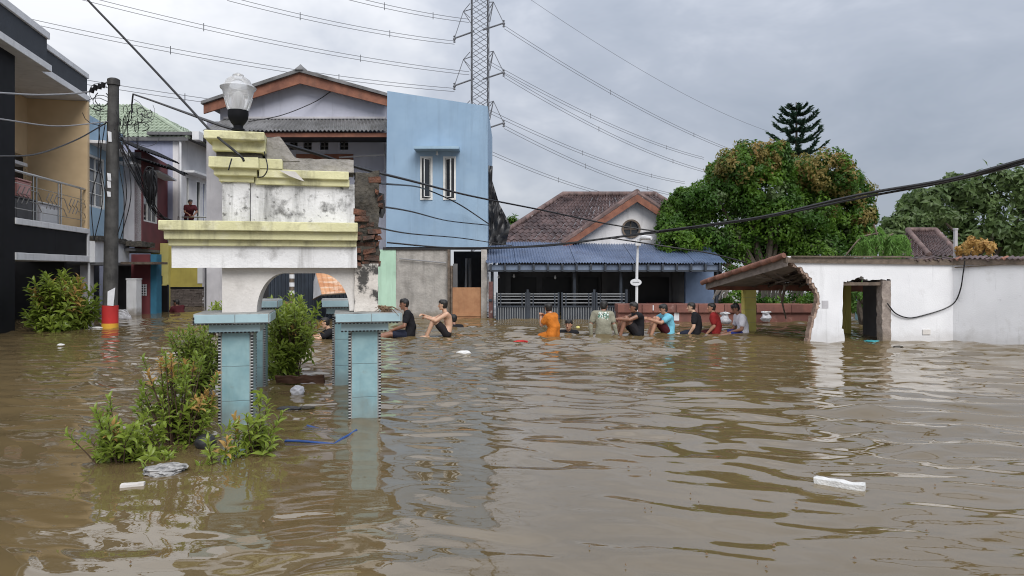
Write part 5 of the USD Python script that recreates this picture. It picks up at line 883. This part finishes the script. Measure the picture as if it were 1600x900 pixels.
# ---------------------------------------------------------------- lattice tower and transmission lines
YTw = 110.0; tw_ = thing('lattice_tower', 'tall slim steel lattice tower carrying power lines above the blue house', 'transmission tower', (PX(750, YTw), YTw, -.9)); X0 = PX(750, YTw); hwid = 1.28; zt0 = 52.0
ca, sa_ = math.cos(.12), math.sin(.12); cor = [(X0 + hwid * (a * ca - b * sa_), YTw + hwid * (a * sa_ + b * ca)) for a, b in ((-1, -1), (1, -1), (1, 1), (-1, 1))]
for x, y in cor: part(tw_, 'leg', MB().tube([(x, y, -.9), (x, y, zt0)], .085, 4), m_tower)
br = MB(); z = -.9
while z < zt0:
    for i in range(4):
        (xa_, ya), (xb_, yb) = cor[i], cor[(i + 1) % 4]
        br.tube([(xa_, ya, z), (xb_, yb, z + 1.7)], .045, 4).tube([(xb_, yb, z), (xa_, ya, z + 1.7)], .045, 4)
    z += 1.7
part(tw_, 'bracing', br, m_tower, kind='stuff')
def arm(tip, hang, root, up):
    a, hgp, rr_ = P(*tip, YTw), P(*hang, YTw), P(*root, YTw)
    m = MB(); 
    for o in (-1.2, 1.2): m.tube([a, P(up[0], up[1], YTw) + [0, o, 0]], .07, 4).tube([a, P(up[0], up[1] + 22, YTw) + [0, o, 0]], .06, 4)
    p = part(tw_, 'cross_arm', m, m_tower); part(p, 'insulator', MB().tube([a, hgp], .055, 5), m_tower); part(p, 'strut_insulator', MB().tube([hgp, rr_], .13, 6), m_tower)
    part(p, 'clamp', MB().lathe([(.001, .5), (.22, .35), (.1, .2), (.25, -.1), (.1, -.4), (.22, -.6), (.001, -.7)], hgp, 6), m_tower)
for tip, hang in (((724, 18), (710, 60)), ((724, 93), (710, 134)), ((724, -57), (710, -15)), ((724, 168), (710, 208))): arm(tip, hang, (741, hang[1] - 11), (735, tip[1] - 8))
for tip, hang in (((771, 3), (787, 36)), ((771, 80), (787, 113)), ((771, 158), (787, 192)), ((771, -72), (787, -38))): arm(tip, hang, (754, hang[1] + 11), (765, tip[1] + 5))
def bundle(label, p, q, Y0, Y1, sg_, r=.038, two=True, gap=.5):
    a, b = P(*p, Y0), P(*q, Y1); t = thing('power_line', label, 'power line', a, group=None); dn = np.array([0, 0, gap])
    for k in range(2 if two else 1):
        pts = sag(a - dn * k, b - dn * k, sg_, 24); part(t, 'conductor', MB().tube(pts, np.linspace(r, r * (Y1 / Y0) ** .5, 24), 4), m_cond)
    if two:
        for u in (8, 17): c = sag(a, b, sg_, 24)[u]; part(t, 'spacer', MB().tube([c + [0, 0, .25], c - [0, 0, gap + .25]], r * 1.3, 5), m_cond)
bundle('highest power line running to the top edge from the tower', (733, 30), (540, -8), 110, 85, .3); bundle('second power line from the upper left tower arm to the top edge', (710, 64), (355, -6), 110, 82, .6)
bundle('third power line from behind the tower to the top left', (733, 112), (110, -12), 111, 78, 1.0); bundle('fourth power line from the left tower arm to the dark parapet', (710, 138), (40, 28), 110, 76, 1.0)
bundle('lowest left power line passing behind the utility pole', (733, 192), (60, 112), 111, 76, 1.0)
bundle('uppermost power line descending right from the tower to the big tree', (788, 40), (1150, 236), 110, 175, 1.6); bundle('power line descending right from the middle right tower arm', (788, 116), (1110, 268), 110, 175, 1.8)
bundle('power line just above the middle right one, from behind the tower', (765, 96), (1100, 246), 111, 185, 1.7); bundle('power line from behind the tower to the right, fourth from the top', (765, 172), (1070, 284), 111, 190, 1.6)
bundle('power line descending right from the lower right tower arm', (788, 196), (1060, 304), 110, 180, 1.5); bundle('lowest power line leaving the blue house edge to the right', (762, 234), (1000, 312), 111, 180, 1.2); bundle('thin earth wire crossing the sky at the upper right', (830, 0), (1200, 205), 112, 190, 2.0, .03, False)
# ---------------------------------------------------------------- floating things
def lump(name, label, cat, px, py, w, hh, mat, seed, dp=None, sink=.35, rough_=.25, Y=None):
    c = P(px, py, Y or YW(py)); m = trimesh.creation.icosphere(3); v = np.array(m.vertices); n = meshkit.fbm(v * 1.9 + seed * 7.3, 3, seed) - .5; n2 = meshkit.fbm(v * 4 + seed, 2, seed + 3) - .5
    v = v * (1 + n * rough_ * 2 + n2 * rough_ * .8)[:, None] * [w / 2, (dp or w) / 2, hh / 2]; v += [c[0], c[1], hh * (.5 - sink)]; return solo(name, label, cat, (v, m.faces), mat, 40)
def slab(name, label, cat, px0, py0, px1, py1, wd, th, mat, seed, z=.0, tilt=0.0):
    a, b = P(px0, py0, YW(py0)), P(px1, py1, YW(py1)); d = b - a; L = np.linalg.norm(d); F_ = frame(a[0], a[1], math.atan2(d[1], d[0])); mb = MB().fbox(F_, 0, L, 0, wd, z - th * .4, z + th * .6)
    v, f = rough(mb, th * .35, 10, seed, max(.03, th * .6)); v[:, 2] += (v[:, 0] - a[0]) * tilt; return solo(name, label, cat, (v, f), mat, 30)
slab('styrofoam', 'long white piece of styrofoam floating at the right', 'styrofoam', 1271, 755, 1350, 768, .085, .05, m_foam, 3, .004)
slab('plank', 'dark brown wooden plank floating between the tiled pillars', 'plank', 430, 600, 505, 600, .05, .10, M('wet_brown_plank', (.075, .035, .02), (.05, .025, .015), s=6), 5, .05)
lump('plastic_bag', 'crumpled pale plastic bag floating between the tiled pillars', 'plastic bag', 465, 616, .16, .16, m_bag, 2, .14, .3, .3)
lump('floating_debris', 'black waterlogged lump floating below the plastic bag', 'debris', 452, 640, .26, .07, m_blackcloth, 4, .12, .4, .3); lump('floating_debris', 'thin dark strip of debris trailing from the black lump', 'debris', 478, 637, .22, .03, m_mortar, 6, .08, .4, .3)
lump('helmet', 'shiny black rounded helmet floating among the shrubs', 'helmet', 321, 698, .18, .15, m_blackcloth, 7, .17, .25, .06)
lump('foam_lump', 'white foam piece floating in the open water right of the gate', 'styrofoam', 725, 554, .27, .09, m_foam, 8, .15, .2, .2); lump('floating_litter', 'small red wrapper floating in front of the steel gate', 'litter', 815, 534, .3, .06, m_red, 9, .15, .4, .4)
lump('floating_litter', 'pale yellow cup floating beside the submerged swimmer', 'litter', 903, 513, .11, .09, m_paleyel, 10, .1, .3, .2); lump('floating_litter', 'teal plastic sheet floating in the ragged doorway', 'litter', 1362, 534, .34, .05, M('teal_plastic', lin(60, 160, 170), rough=.4), 12, .2, .3, .4)
lump('floating_litter', 'white wrapper drifting beside the utility pole', 'litter', 152, 513, .3, .06, m_foam, 13, .12, .3, .3); lump('floating_litter', 'small white scrap at the left edge of the water', 'litter', 95, 540, .14, .06, m_foam, 14, .1, .3, .3); lump('floating_litter', 'dark clump of leaves floating by the doorway', 'litter', 1403, 543, .2, .05, m_mortar, 15, .1, .3, .4)
lump('driftwood', 'mottled grey log lying half sunk among the flooded plants', 'log', 258, 738, .30, .085, M('grey_driftwood', (.42, .41, .40), (.10, .10, .10), s=22, bump=.8), 6, .26, .35, .5); slab('stick', 'pale stick caught in the tall flooded shrub', 'stick', 218, 687, 302, 674, .03, .03, m_arch, 7, .05)
slab('floating_board', 'pale flat board floating at the lower left', 'board', 188, 762, 225, 759, .05, .025, m_arch, 8, .005); lump('floating_litter', 'crumpled silver wrapper among the low flooded plants', 'litter', 198, 706, .1, .07, m_bag, 16, .1, .3, .4)
rl = random.Random(77)
bitm = MB()
for k in range(110):
    px, py = rl.uniform(20, 1580), 500 + 390 * rl.random() ** 1.4
    if 1260 < px and py < 560: continue
    c = P(px, py, YW(py)); s = rl.uniform(.004, .011) * (1 + c[1] * .08); a = rl.uniform(0, 3.1); d = np.array([math.cos(a), math.sin(a), 0]) * s; e = np.array([-math.sin(a), math.cos(a), 0]) * s * .5; c = c * [1, 1, 0] + [0, 0, .012]
    bitm.add([c - d, c + e, c + d, c - e, c + [0, 0, .012]], [[0, 3, 4], [3, 2, 4], [2, 1, 4], [1, 0, 4]])
solo('floating_specks', 'small leaves and specks of debris scattered over the flood water', 'debris', bitm, m_twig, kind='stuff', at=(0, 8, 0))
# blue crate rim and net at the foot of the gate
cr = thing('blue_crate', 'sunken blue plastic crate with dark net floating beside the right front pillar', 'crate', (*P(500, 680, 6.7)[:2], -.1)); q = [P(446, 690, YW(690)), P(522, 694, YW(694)), P(557, 672, YW(672)), P(480, 665, YW(665))]
for k, hz in ((0, .008), (1, .000), (2, -.02), (3, -.018)): a, b = q[k], q[(k + 1) % 4]; part(cr, 'rim', MB().tube(spline([a + [0, 0, hz], lerp(a, b, .33) + [0, 0, hz + .004], lerp(a, b, .7) + [0, 0, hz - .002], b + [0, 0, .0]], 4), .011, 6), m_bluenet, 40)
nt = MB()
for k in range(1, 12):
    t_ = k / 12; nt.tube([lerp(q[0], q[1], t_) + [0, 0, .000], lerp(q[3], q[2], t_) + [0, 0, -.008]], .003, 4); 
    if k < 9: nt.tube([lerp(q[0], q[3], k / 9) + [0, 0, .000], lerp(q[1], q[2], k / 9) + [0, 0, -.006]], .003, 4)
part(cr, 'net', nt, m_net)
# ---------------------------------------------------------------- people
skin = lambda n, c: usdkit.material(stage, '/World/Looks/' + n, {'g': ('geometry', {}), 'n': ('noise_texture', {'scale': 9.0, 'detail': 4.0}), 'm': ('mix_color', {'a': c, 'b': tuple(x * .8 for x in c)}), 'p': ('principled_bsdf', {'roughness': .45, 'subsurface_weight': .08, 'subsurface_scale': .02})}, [('g.position', 'n.vector'), ('n.fac', 'm.fac'), ('m.result', 'p.base_color')], surface='p.BSDF')
sk_light, sk_tan, sk_brown = skin('light_tan_skin', lin(205, 160, 130)), skin('tan_skin', lin(178, 128, 100)), skin('brown_skin', lin(140, 95, 72))
m_hair = M('black_hair', (.012, .011, .011), (.02, .018, .017), s=60, rough=.4, bump=.4, bs=120); m_eye = M('eye_dark', (.015, .012, .01), rough=.2, bump=0); m_lip = M('lip_colour', lin(150, 85, 75), bump=0)
cloth = lambda n, c, c2=None: M(n, c, c2, s=7, rough=.85, bump=.5, bs=30, spec=.2)
c_black, c_navy, c_orange, c_cyan, c_red, c_whitec, c_blue, c_grey, c_mar, c_dshort = cloth('black_shirt', (.014, .014, .017)), cloth('navy_cloth', (.018, .022, .04)), cloth('orange_shirt', lin(205, 112, 28)), cloth('cyan_shirt', lin(105, 185, 210)), cloth('red_shirt', lin(150, 35, 35)), cloth('white_shirt', lin(205, 205, 215)), cloth('blue_shorts', lin(40, 52, 130)), cloth('grey_green_shirt', lin(140, 138, 120), lin(118, 116, 100)), cloth('dark_maroon_shorts', lin(82, 30, 36)), cloth('dark_shorts', (.02, .018, .02))
def hullb(pairs):
    return m3.Manifold.batch_hull([m3.Manifold.sphere(r, 14).translate([float(x) for x in p]) for p, r in pairs])
def smoothed(bones, edge, it=8):
    m = m3.Manifold.batch_boolean(bones, m3.OpType.Add).refine_to_length(edge).to_mesh(); t = trimesh.Trimesh(m.vert_properties[:, :3], m.tri_verts, process=True); trimesh.smoothing.filter_taubin(t, iterations=it); return np.array(t.vertices), np.array(t.faces)
def rotz(a): return np.array([[math.cos(a), -math.sin(a), 0], [math.sin(a), math.cos(a), 0], [0, 0, 1]])
def person(label, px, py, Y, yaw, J, sc=1.0, sk=sk_tan, shirt=None, sleeves=.55, shorts=c_dshort, head=(0, 0), z0=0.0, group=None, slim=1.0, print_=False, shortlen=.75, legs=True, longsl=False):
    """J: joints (forward, left, up) from the seat; yaw 0 faces +x; head = (turn, nod)"""
    rj = np.random.RandomState(int(px)); J = {k: np.asarray(v, float) + (rj.uniform(-.035, .035, 3) if k[:2] in ('el', 'wr', 'kn') else rj.uniform(-.02, .02, 3) if k in ('shL', 'shR', 'chest', 'head', 'anL', 'anR') else 0) for k, v in J.items()}
    o = np.array([PX(px, Y), Y, z0]); R = rotz(yaw); W = lambda p: o + R @ (np.asarray(p, float) * sc)
    j = {k: W(v) for k, v in J.items()}; t = thing('person', label, 'person', o, group=group); q = sc * slim
    mid = lambda a, b, u=.5: j[a] * (1 - u) + j[b] * u
    up = (j['neck'] - j['pelvis']); up /= np.linalg.norm(up); lft = j['shL'] - j['shR']; lft /= np.linalg.norm(lft); fwd = np.cross(lft, up)
    torso = lambda g: [hullb([(j['hipL'], .098 * q + g), (j['hipR'], .098 * q + g), (j['waist'] + lft * .045 * sc, .088 * q + g), (j['waist'] - lft * .045 * sc, .088 * q + g)]),
                       hullb([(j['waist'] + lft * .05 * sc, .088 * q + g), (j['waist'] - lft * .05 * sc, .088 * q + g), (j['chest'] + lft * .075 * sc, .098 * q + g), (j['chest'] - lft * .075 * sc, .098 * q + g)]),
                       hullb([(j['chest'] + lft * .075 * sc, .098 * q + g), (j['chest'] - lft * .075 * sc, .098 * q + g), (j['shL'], .055 * q + g), (j['shR'], .055 * q + g), (j['neck'] - up * .05 * sc, .062 * q + g * .5)])]
    arm = lambda s, g, u=1.0: [hullb([(j['sh' + s], .056 * q + g), (mid('sh' + s, 'el' + s, u), (.056 - .016 * u) * q + g)])]
    B = torso(0) + [hullb([(j['neck'] - up * .04 * sc, .058 * q), (j['neck'] + (j['head'] - j['neck']) * .55, .05 * q)])]
    for s in 'LR':
        B += arm(s, 0) + [hullb([(j['el' + s], .041 * q), (mid('el' + s, 'wr' + s, .35), .040 * q), (j['wr' + s], .026 * q)])]
        if legs:
            B += [hullb([(j['hip' + s], .092 * q), (mid('hip' + s, 'kn' + s, .45), .078 * q), (j['kn' + s], .056 * q)]), hullb([(j['kn' + s], .054 * q), (mid('kn' + s, 'an' + s, .35), .055 * q), (j['an' + s], .036 * q)])]
            fd = j['to' + s] - j['an' + s]; B.append(hullb([(j['an' + s] - fd * .25 - [0, 0, .01], .034 * q), (j['an' + s] + fd * .75, .036 * q), (j['to' + s], .022 * q)]))
    # hands: palm, four bent fingers of different lengths, thumb from the side of the palm
    for s in 'LR':
        w = j['wr' + s]; d = w - j['el' + s]; d /= np.linalg.norm(d); n = np.array([0, 0, -1.0]) + .01; pd = n - d * (n @ d); pd = pd / np.linalg.norm(pd) if np.linalg.norm(pd) > .1 else fwd; sd = np.cross(pd, d); k = sc
        d2 = d * .8 + pd * .55; d2 /= np.linalg.norm(d2); sgn = 1 if (sd @ lft) * (1 if s == 'R' else -1) > 0 else -1
        B.append(hullb([(w, .024 * k), (w + d * .085 * k + sd * .028 * k, .014 * k), (w + d * .085 * k - sd * .028 * k, .014 * k)]))
        for i, L in enumerate((.066, .075, .07, .054)):
            r = w + d * .085 * k + sd * (.03 - .02 * i) * sgn * k; m = r + d2 * L * .55 * k; B += [hullb([(r, .0095 * k), (m, .009 * k)]), hullb([(m, .009 * k), (m + (d2 * .5 + pd * .8) * L * .5 * k, .0075 * k)])]
        r = w + d * .03 * k + sd * .026 * sgn * k; m = r + (d * .6 + sd * .8 * sgn) * .04 * k; B += [hullb([(r, .012 * k), (m, .010 * k)]), hullb([(m, .010 * k), (m + d * .03 * k, .008 * k)])]
    # head
    hy, hn = head; H = R @ rotz(hy) @ np.array([[math.cos(hn), 0, math.sin(hn)], [0, 1, 0], [-math.sin(hn), 0, math.cos(hn)]]); hc = j['head']; hk = sc * .98
    hp = lambda f, l, u: hc + H @ np.array([f, l, u]) * hk
    B += [hullb([(hp(-.02, 0, .035), .082 * hk), (hp(.015, 0, .03), .076 * hk), (hp(.02, 0, -.02), .066 * hk)]), hullb([(hp(.02, 0, -.02), .062 * hk), (hp(.052, 0, -.088), .030 * hk), (hp(.0, .03, -.07), .034 * hk), (hp(.0, -.03, -.07), .034 * hk)]),
          hullb([(hp(.086, 0, .012), .010 * hk), (hp(.103, 0, -.028), .015 * hk), (hp(.08, 0, -.03), .018 * hk)])]
    for l in (-1, 1): B.append(hullb([(hp(-.008, l * .076, .012), .016 * hk), (hp(-.004, l * .074, -.022), .012 * hk), (hp(.008, l * .07, .0), .01 * hk)]))
    v, f = smoothed(B, .022 * max(sc, .7), 5); body = part(t, 'body', (v, f), sk, True)
    hv, hf = smoothed([hullb([(hp(-.03, 0, .045), .094 * hk), (hp(.012, 0, .05), .085 * hk), (hp(-.035, 0, -.01), .080 * hk)]), hullb([(hp(.03, .03, .085), .05 * hk), (hp(.03, -.03, .085), .05 * hk), (hp(.062, 0, .075), .034 * hk)])], .02, 4)
    loc_ = (hv - hc) @ H / hk; keepv = ~((loc_[:, 0] > .045) & (loc_[:, 2] < .052)) & ~((loc_[:, 0] > .0) & (loc_[:, 2] < .022)); hv = hv + (meshkit.fbm(hv * 40, 2, 3)[:, None] - .5) * .02 * H[:, 2] * hk
    ff = hf[keepv[hf].all(1)]; part(t, 'hair', (hv, ff), m_hair, True)
    for l in (-1, 1):
        part(t, 'eye', trimesh.Trimesh(*(lambda mm: (mm.vert_properties[:, :3], mm.tri_verts))(m3.Manifold.sphere(.011 * hk, 10).translate([float(x) for x in hp(.081, l * .031, .012)]).to_mesh())), m_eye, True)
        part(t, 'eyebrow', MB().tube([hp(.083, l * .016, .037), hp(.083, l * .033, .041), hp(.072, l * .05, .036)], .005 * hk, 5), m_hair, 40)
    part(t, 'mouth', MB().tube([hp(.074, -.02, -.062), hp(.088, 0, -.060), hp(.074, .02, -.062)], .006 * hk, 5), m_lip, 40)
    if shirt is not None:
        C = torso(.026)
        if sleeves: C += arm('L', .026, sleeves) + arm('R', .026, sleeves)
        if longsl: C += [hullb([(j['el' + s], .056 * q), (j['wr' + s] * .8 + j['el' + s] * .2, .042 * q)]) for s in 'LR']
        v, f = smoothed(C, .03, 5); v = v + (meshkit.fbm(v * 9 + 3, 3, 5)[:, None] - .5) * .035 * fwd
        sp = part(t, 'shirt' if sleeves else 'sleeveless_shirt', (v, f), shirt, True)
        if print_:
            pm = MB(); rr_ = random.Random(4); bk = -fwd; c = j['chest'] * .72 + j['waist'] * .28
            for k in range(150):
                x, y = rr_.uniform(-.12, .12), rr_.uniform(-.17, .15); a = rr_.uniform(0, 3); rr2 = rr_.uniform(.008, .02)
                b = c + lft * x + up * y + bk * (.128 - 1.6 * x * x); pm.tube([b, b + bk * .004], rr2, 6)
            part(sp, 'print_patch', pm, M('white_print', lin(215, 220, 215), lin(30, 110, 85), s=26, bump=0, lo=.49, hi=.52), kind='stuff')
    if shorts is not None and legs:
        C = [hullb([(j['hipL'], .108 * q), (j['hipR'], .108 * q), (j['waist'] * .45 + j['pelvis'] * .55, .1 * q)])] + [hullb([(j['hip' + s], .106 * q), (mid('hip' + s, 'kn' + s, shortlen), .088 * q)]) for s in 'LR']
        v, f = smoothed(C, .03, 5); v = v + (meshkit.fbm(v * 8 + 9, 3, 7)[:, None] - .5) * .03 * fwd; part(t, 'shorts', (v, f), shorts, True)
    return t
def sit(lean=.06, knees='straight', arms='down', slump=.0):
    J = {'pelvis': (0, 0, .08), 'hipL': (0, .085, .08), 'hipR': (0, -.085, .08), 'waist': (-.045 + lean * .4, 0, .27), 'chest': (lean, 0, .45 - slump * .3), 'shL': (lean + .02, .185, .545 - slump), 'shR': (lean + .02, -.185, .545 - slump), 'neck': (lean + .035, 0, .605 - slump), 'head': (lean + .105, 0, .735 - slump)}
    if knees == 'up': J.update(knL=(.30, .13, .43), knR=(.31, -.12, .41), anL=(.46, .11, .03), anR=(.48, -.10, .03), toL=(.63, .12, -.03), toR=(.65, -.12, -.03))
    elif knees == 'down': J.update(knL=(.40, .12, .0), knR=(.40, -.12, .0), anL=(.42, .12, -.40), anR=(.42, -.12, -.40), toL=(.58, .12, -.46), toR=(.58, -.12, -.46))
    elif knees == 'mid': J.update(knL=(.42, .14, .30), knR=(.42, -.14, .30), anL=(.66, .11, -.02), anR=(.66, -.11, -.02), toL=(.83, .12, -.05), toR=(.83, -.12, -.05))
    else: J.update(knL=(.43, .11, .08), knR=(.43, -.11, .08), anL=(.82, .11, .0), anR=(.82, -.11, .0), toL=(.92, .12, .06), toR=(.92, -.12, .06))
    x, z = J['shL'][0], J['shL'][2]
    if arms == 'knees': J.update(elL=(x + .24, .22, z - .11), elR=(x + .24, -.22, z - .10), wrL=(x + .45, .05, z - .10), wrR=(x + .46, -.06, z - .06))
    elif arms == 'down': J.update(elL=(x - .0, .25, z - .28), elR=(x - .0, -.25, z - .28), wrL=(x + .14, .24, z - .48), wrR=(x + .14, -.24, z - .48))
    elif arms == 'lap': J.update(elL=(x + .04, .25, z - .27), elR=(x + .04, -.25, z - .27), wrL=(x + .26, .10, z - .36), wrR=(x + .26, -.10, z - .36))
    elif arms == 'face': J.update(elL=(x + .16, .2, z - .22), elR=(x + .16, -.2, z - .22), wrL=(x + .22, .05, z - .01), wrR=(x + .22, -.06, z + .0))
    elif arms == 'brace': J.update(elL=(x - .06, .27, z - .27), elR=(x - .06, -.27, z - .27), wrL=(x - .05, .30, z - .52), wrR=(x - .05, -.30, z - .52))
    return J
PI = math.pi; GL = 'people sitting in a row in the flood'
person('person in a black t-shirt and dark shorts sitting in profile nearest the gate', 640, 526, 16.15, PI + .15, sit(.03, 'straight', 'lap'), 1.04, sk_brown, c_black, .6, c_navy, (.35, .05), -.045)
person('shirtless person with knees drawn up and arms resting across them', 698, 525, 16.25, PI + .12, sit(.0, 'up', 'knees', .02), 1.0, sk_light, None, 0, c_dshort, (-.1, .0), -.02, shortlen=.6)
person('person submerged to the head behind the shirtless sitter', 712, 512, 18.2, PI / 2 + .4, sit(.1, 'straight', 'down'), 1.0, sk_brown, c_black, .5, c_dshort, (.2, .1), -.52)
person('person in dark clothes half hidden behind the rear right tiled pillar', 519, 530, 15.6, PI + .35, sit(.04, 'mid', 'knees', .04), .95, sk_light, c_black, .6, c_navy, (0, .25), -.32)
person('person in an orange t-shirt with hands held to the face', 864, 524, 16.3, PI - .55, sit(.04, 'down', 'face', .03), .98, sk_tan, c_orange, .6, c_orange, (-.55, .05), -.05, slim=1.05)
person('person up to the neck in the water beside the orange shirt', 889, 520, 17.0, -PI / 2 - .2, sit(.08, 'straight', 'down'), 1.0, sk_tan, c_black, .6, c_dshort, (-.2, .05), -.53)
person('person seen from behind in a grey shirt with a green and white back print', 943, 524, 16.35, PI / 2 - .1, sit(.10, 'down', 'brace', .03), 1.0, sk_brown, c_grey, .6, c_dshort, (-.3, .25), -.03, print_=True, longsl=True)
person('person in a black sleeveless shirt with arms stretched over raised knees', 996, 522, 16.5, PI + .1, sit(.0, 'up', 'knees', .03), 1.0, sk_brown, c_black, 0, c_dshort, (.05, .1), -.05, shortlen=.55)
person('person in a light blue t-shirt and maroon shorts leaning over raised knees', 1044, 522, 16.6, PI + .15, sit(.03, 'up', 'knees', .06), .98, sk_tan, c_cyan, .55, c_mar, (.0, .3), -.05, shortlen=.8)
person('child in a black t-shirt leaning on one arm', 1087, 521, 16.8, PI - .35, sit(.0, 'down', 'down', .01), .92, sk_light, c_black, .6, c_navy, (.3, .05), -.05)
person('child in a dark red t-shirt looking to the left', 1118, 521, 16.85, PI - .35, sit(.02, 'down', 'down', .01), .92, sk_tan, c_red, .65, c_mar, (.3, .0), -.05, slim=1.04)
person('person in a white t-shirt and blue shorts sitting against the yellow pillar', 1160, 522, 16.7, PI + .1, sit(.05, 'straight', 'lap', .04), .96, sk_brown, c_whitec, .6, c_blue, (.1, .45), -.075)
J = sit(.2, 'straight', 'lap'); J.update(knL=(.02, .1, -.40), knR=(.05, -.1, -.40), anL=(.0, .1, -.82), anR=(.0, -.1, -.82), toL=(.15, .1, -.87), toR=(.15, -.1, -.87), elL=(.30, .24, .34), elR=(.30, -.24, .34), wrL=(.42, .1, .20), wrR=(.42, -.1, .20))
bp_ = DF(.30, -.30, 0); person('person in a red and black top leaning on the balcony rail of the end house', 800 + FOC * bp_[0] / bp_[1], 345, bp_[1], -.95, J, 1.0, sk_brown, c_mar, .5, c_black, (.2, .15), 3.66, shortlen=.97)
person('person swimming low in the far water of the side street', 286, 487, 25.2, PI - .4, sit(.25, 'straight', 'face'), 1.0, sk_brown, c_mar, .5, c_dshort, (.3, .2), -.40)
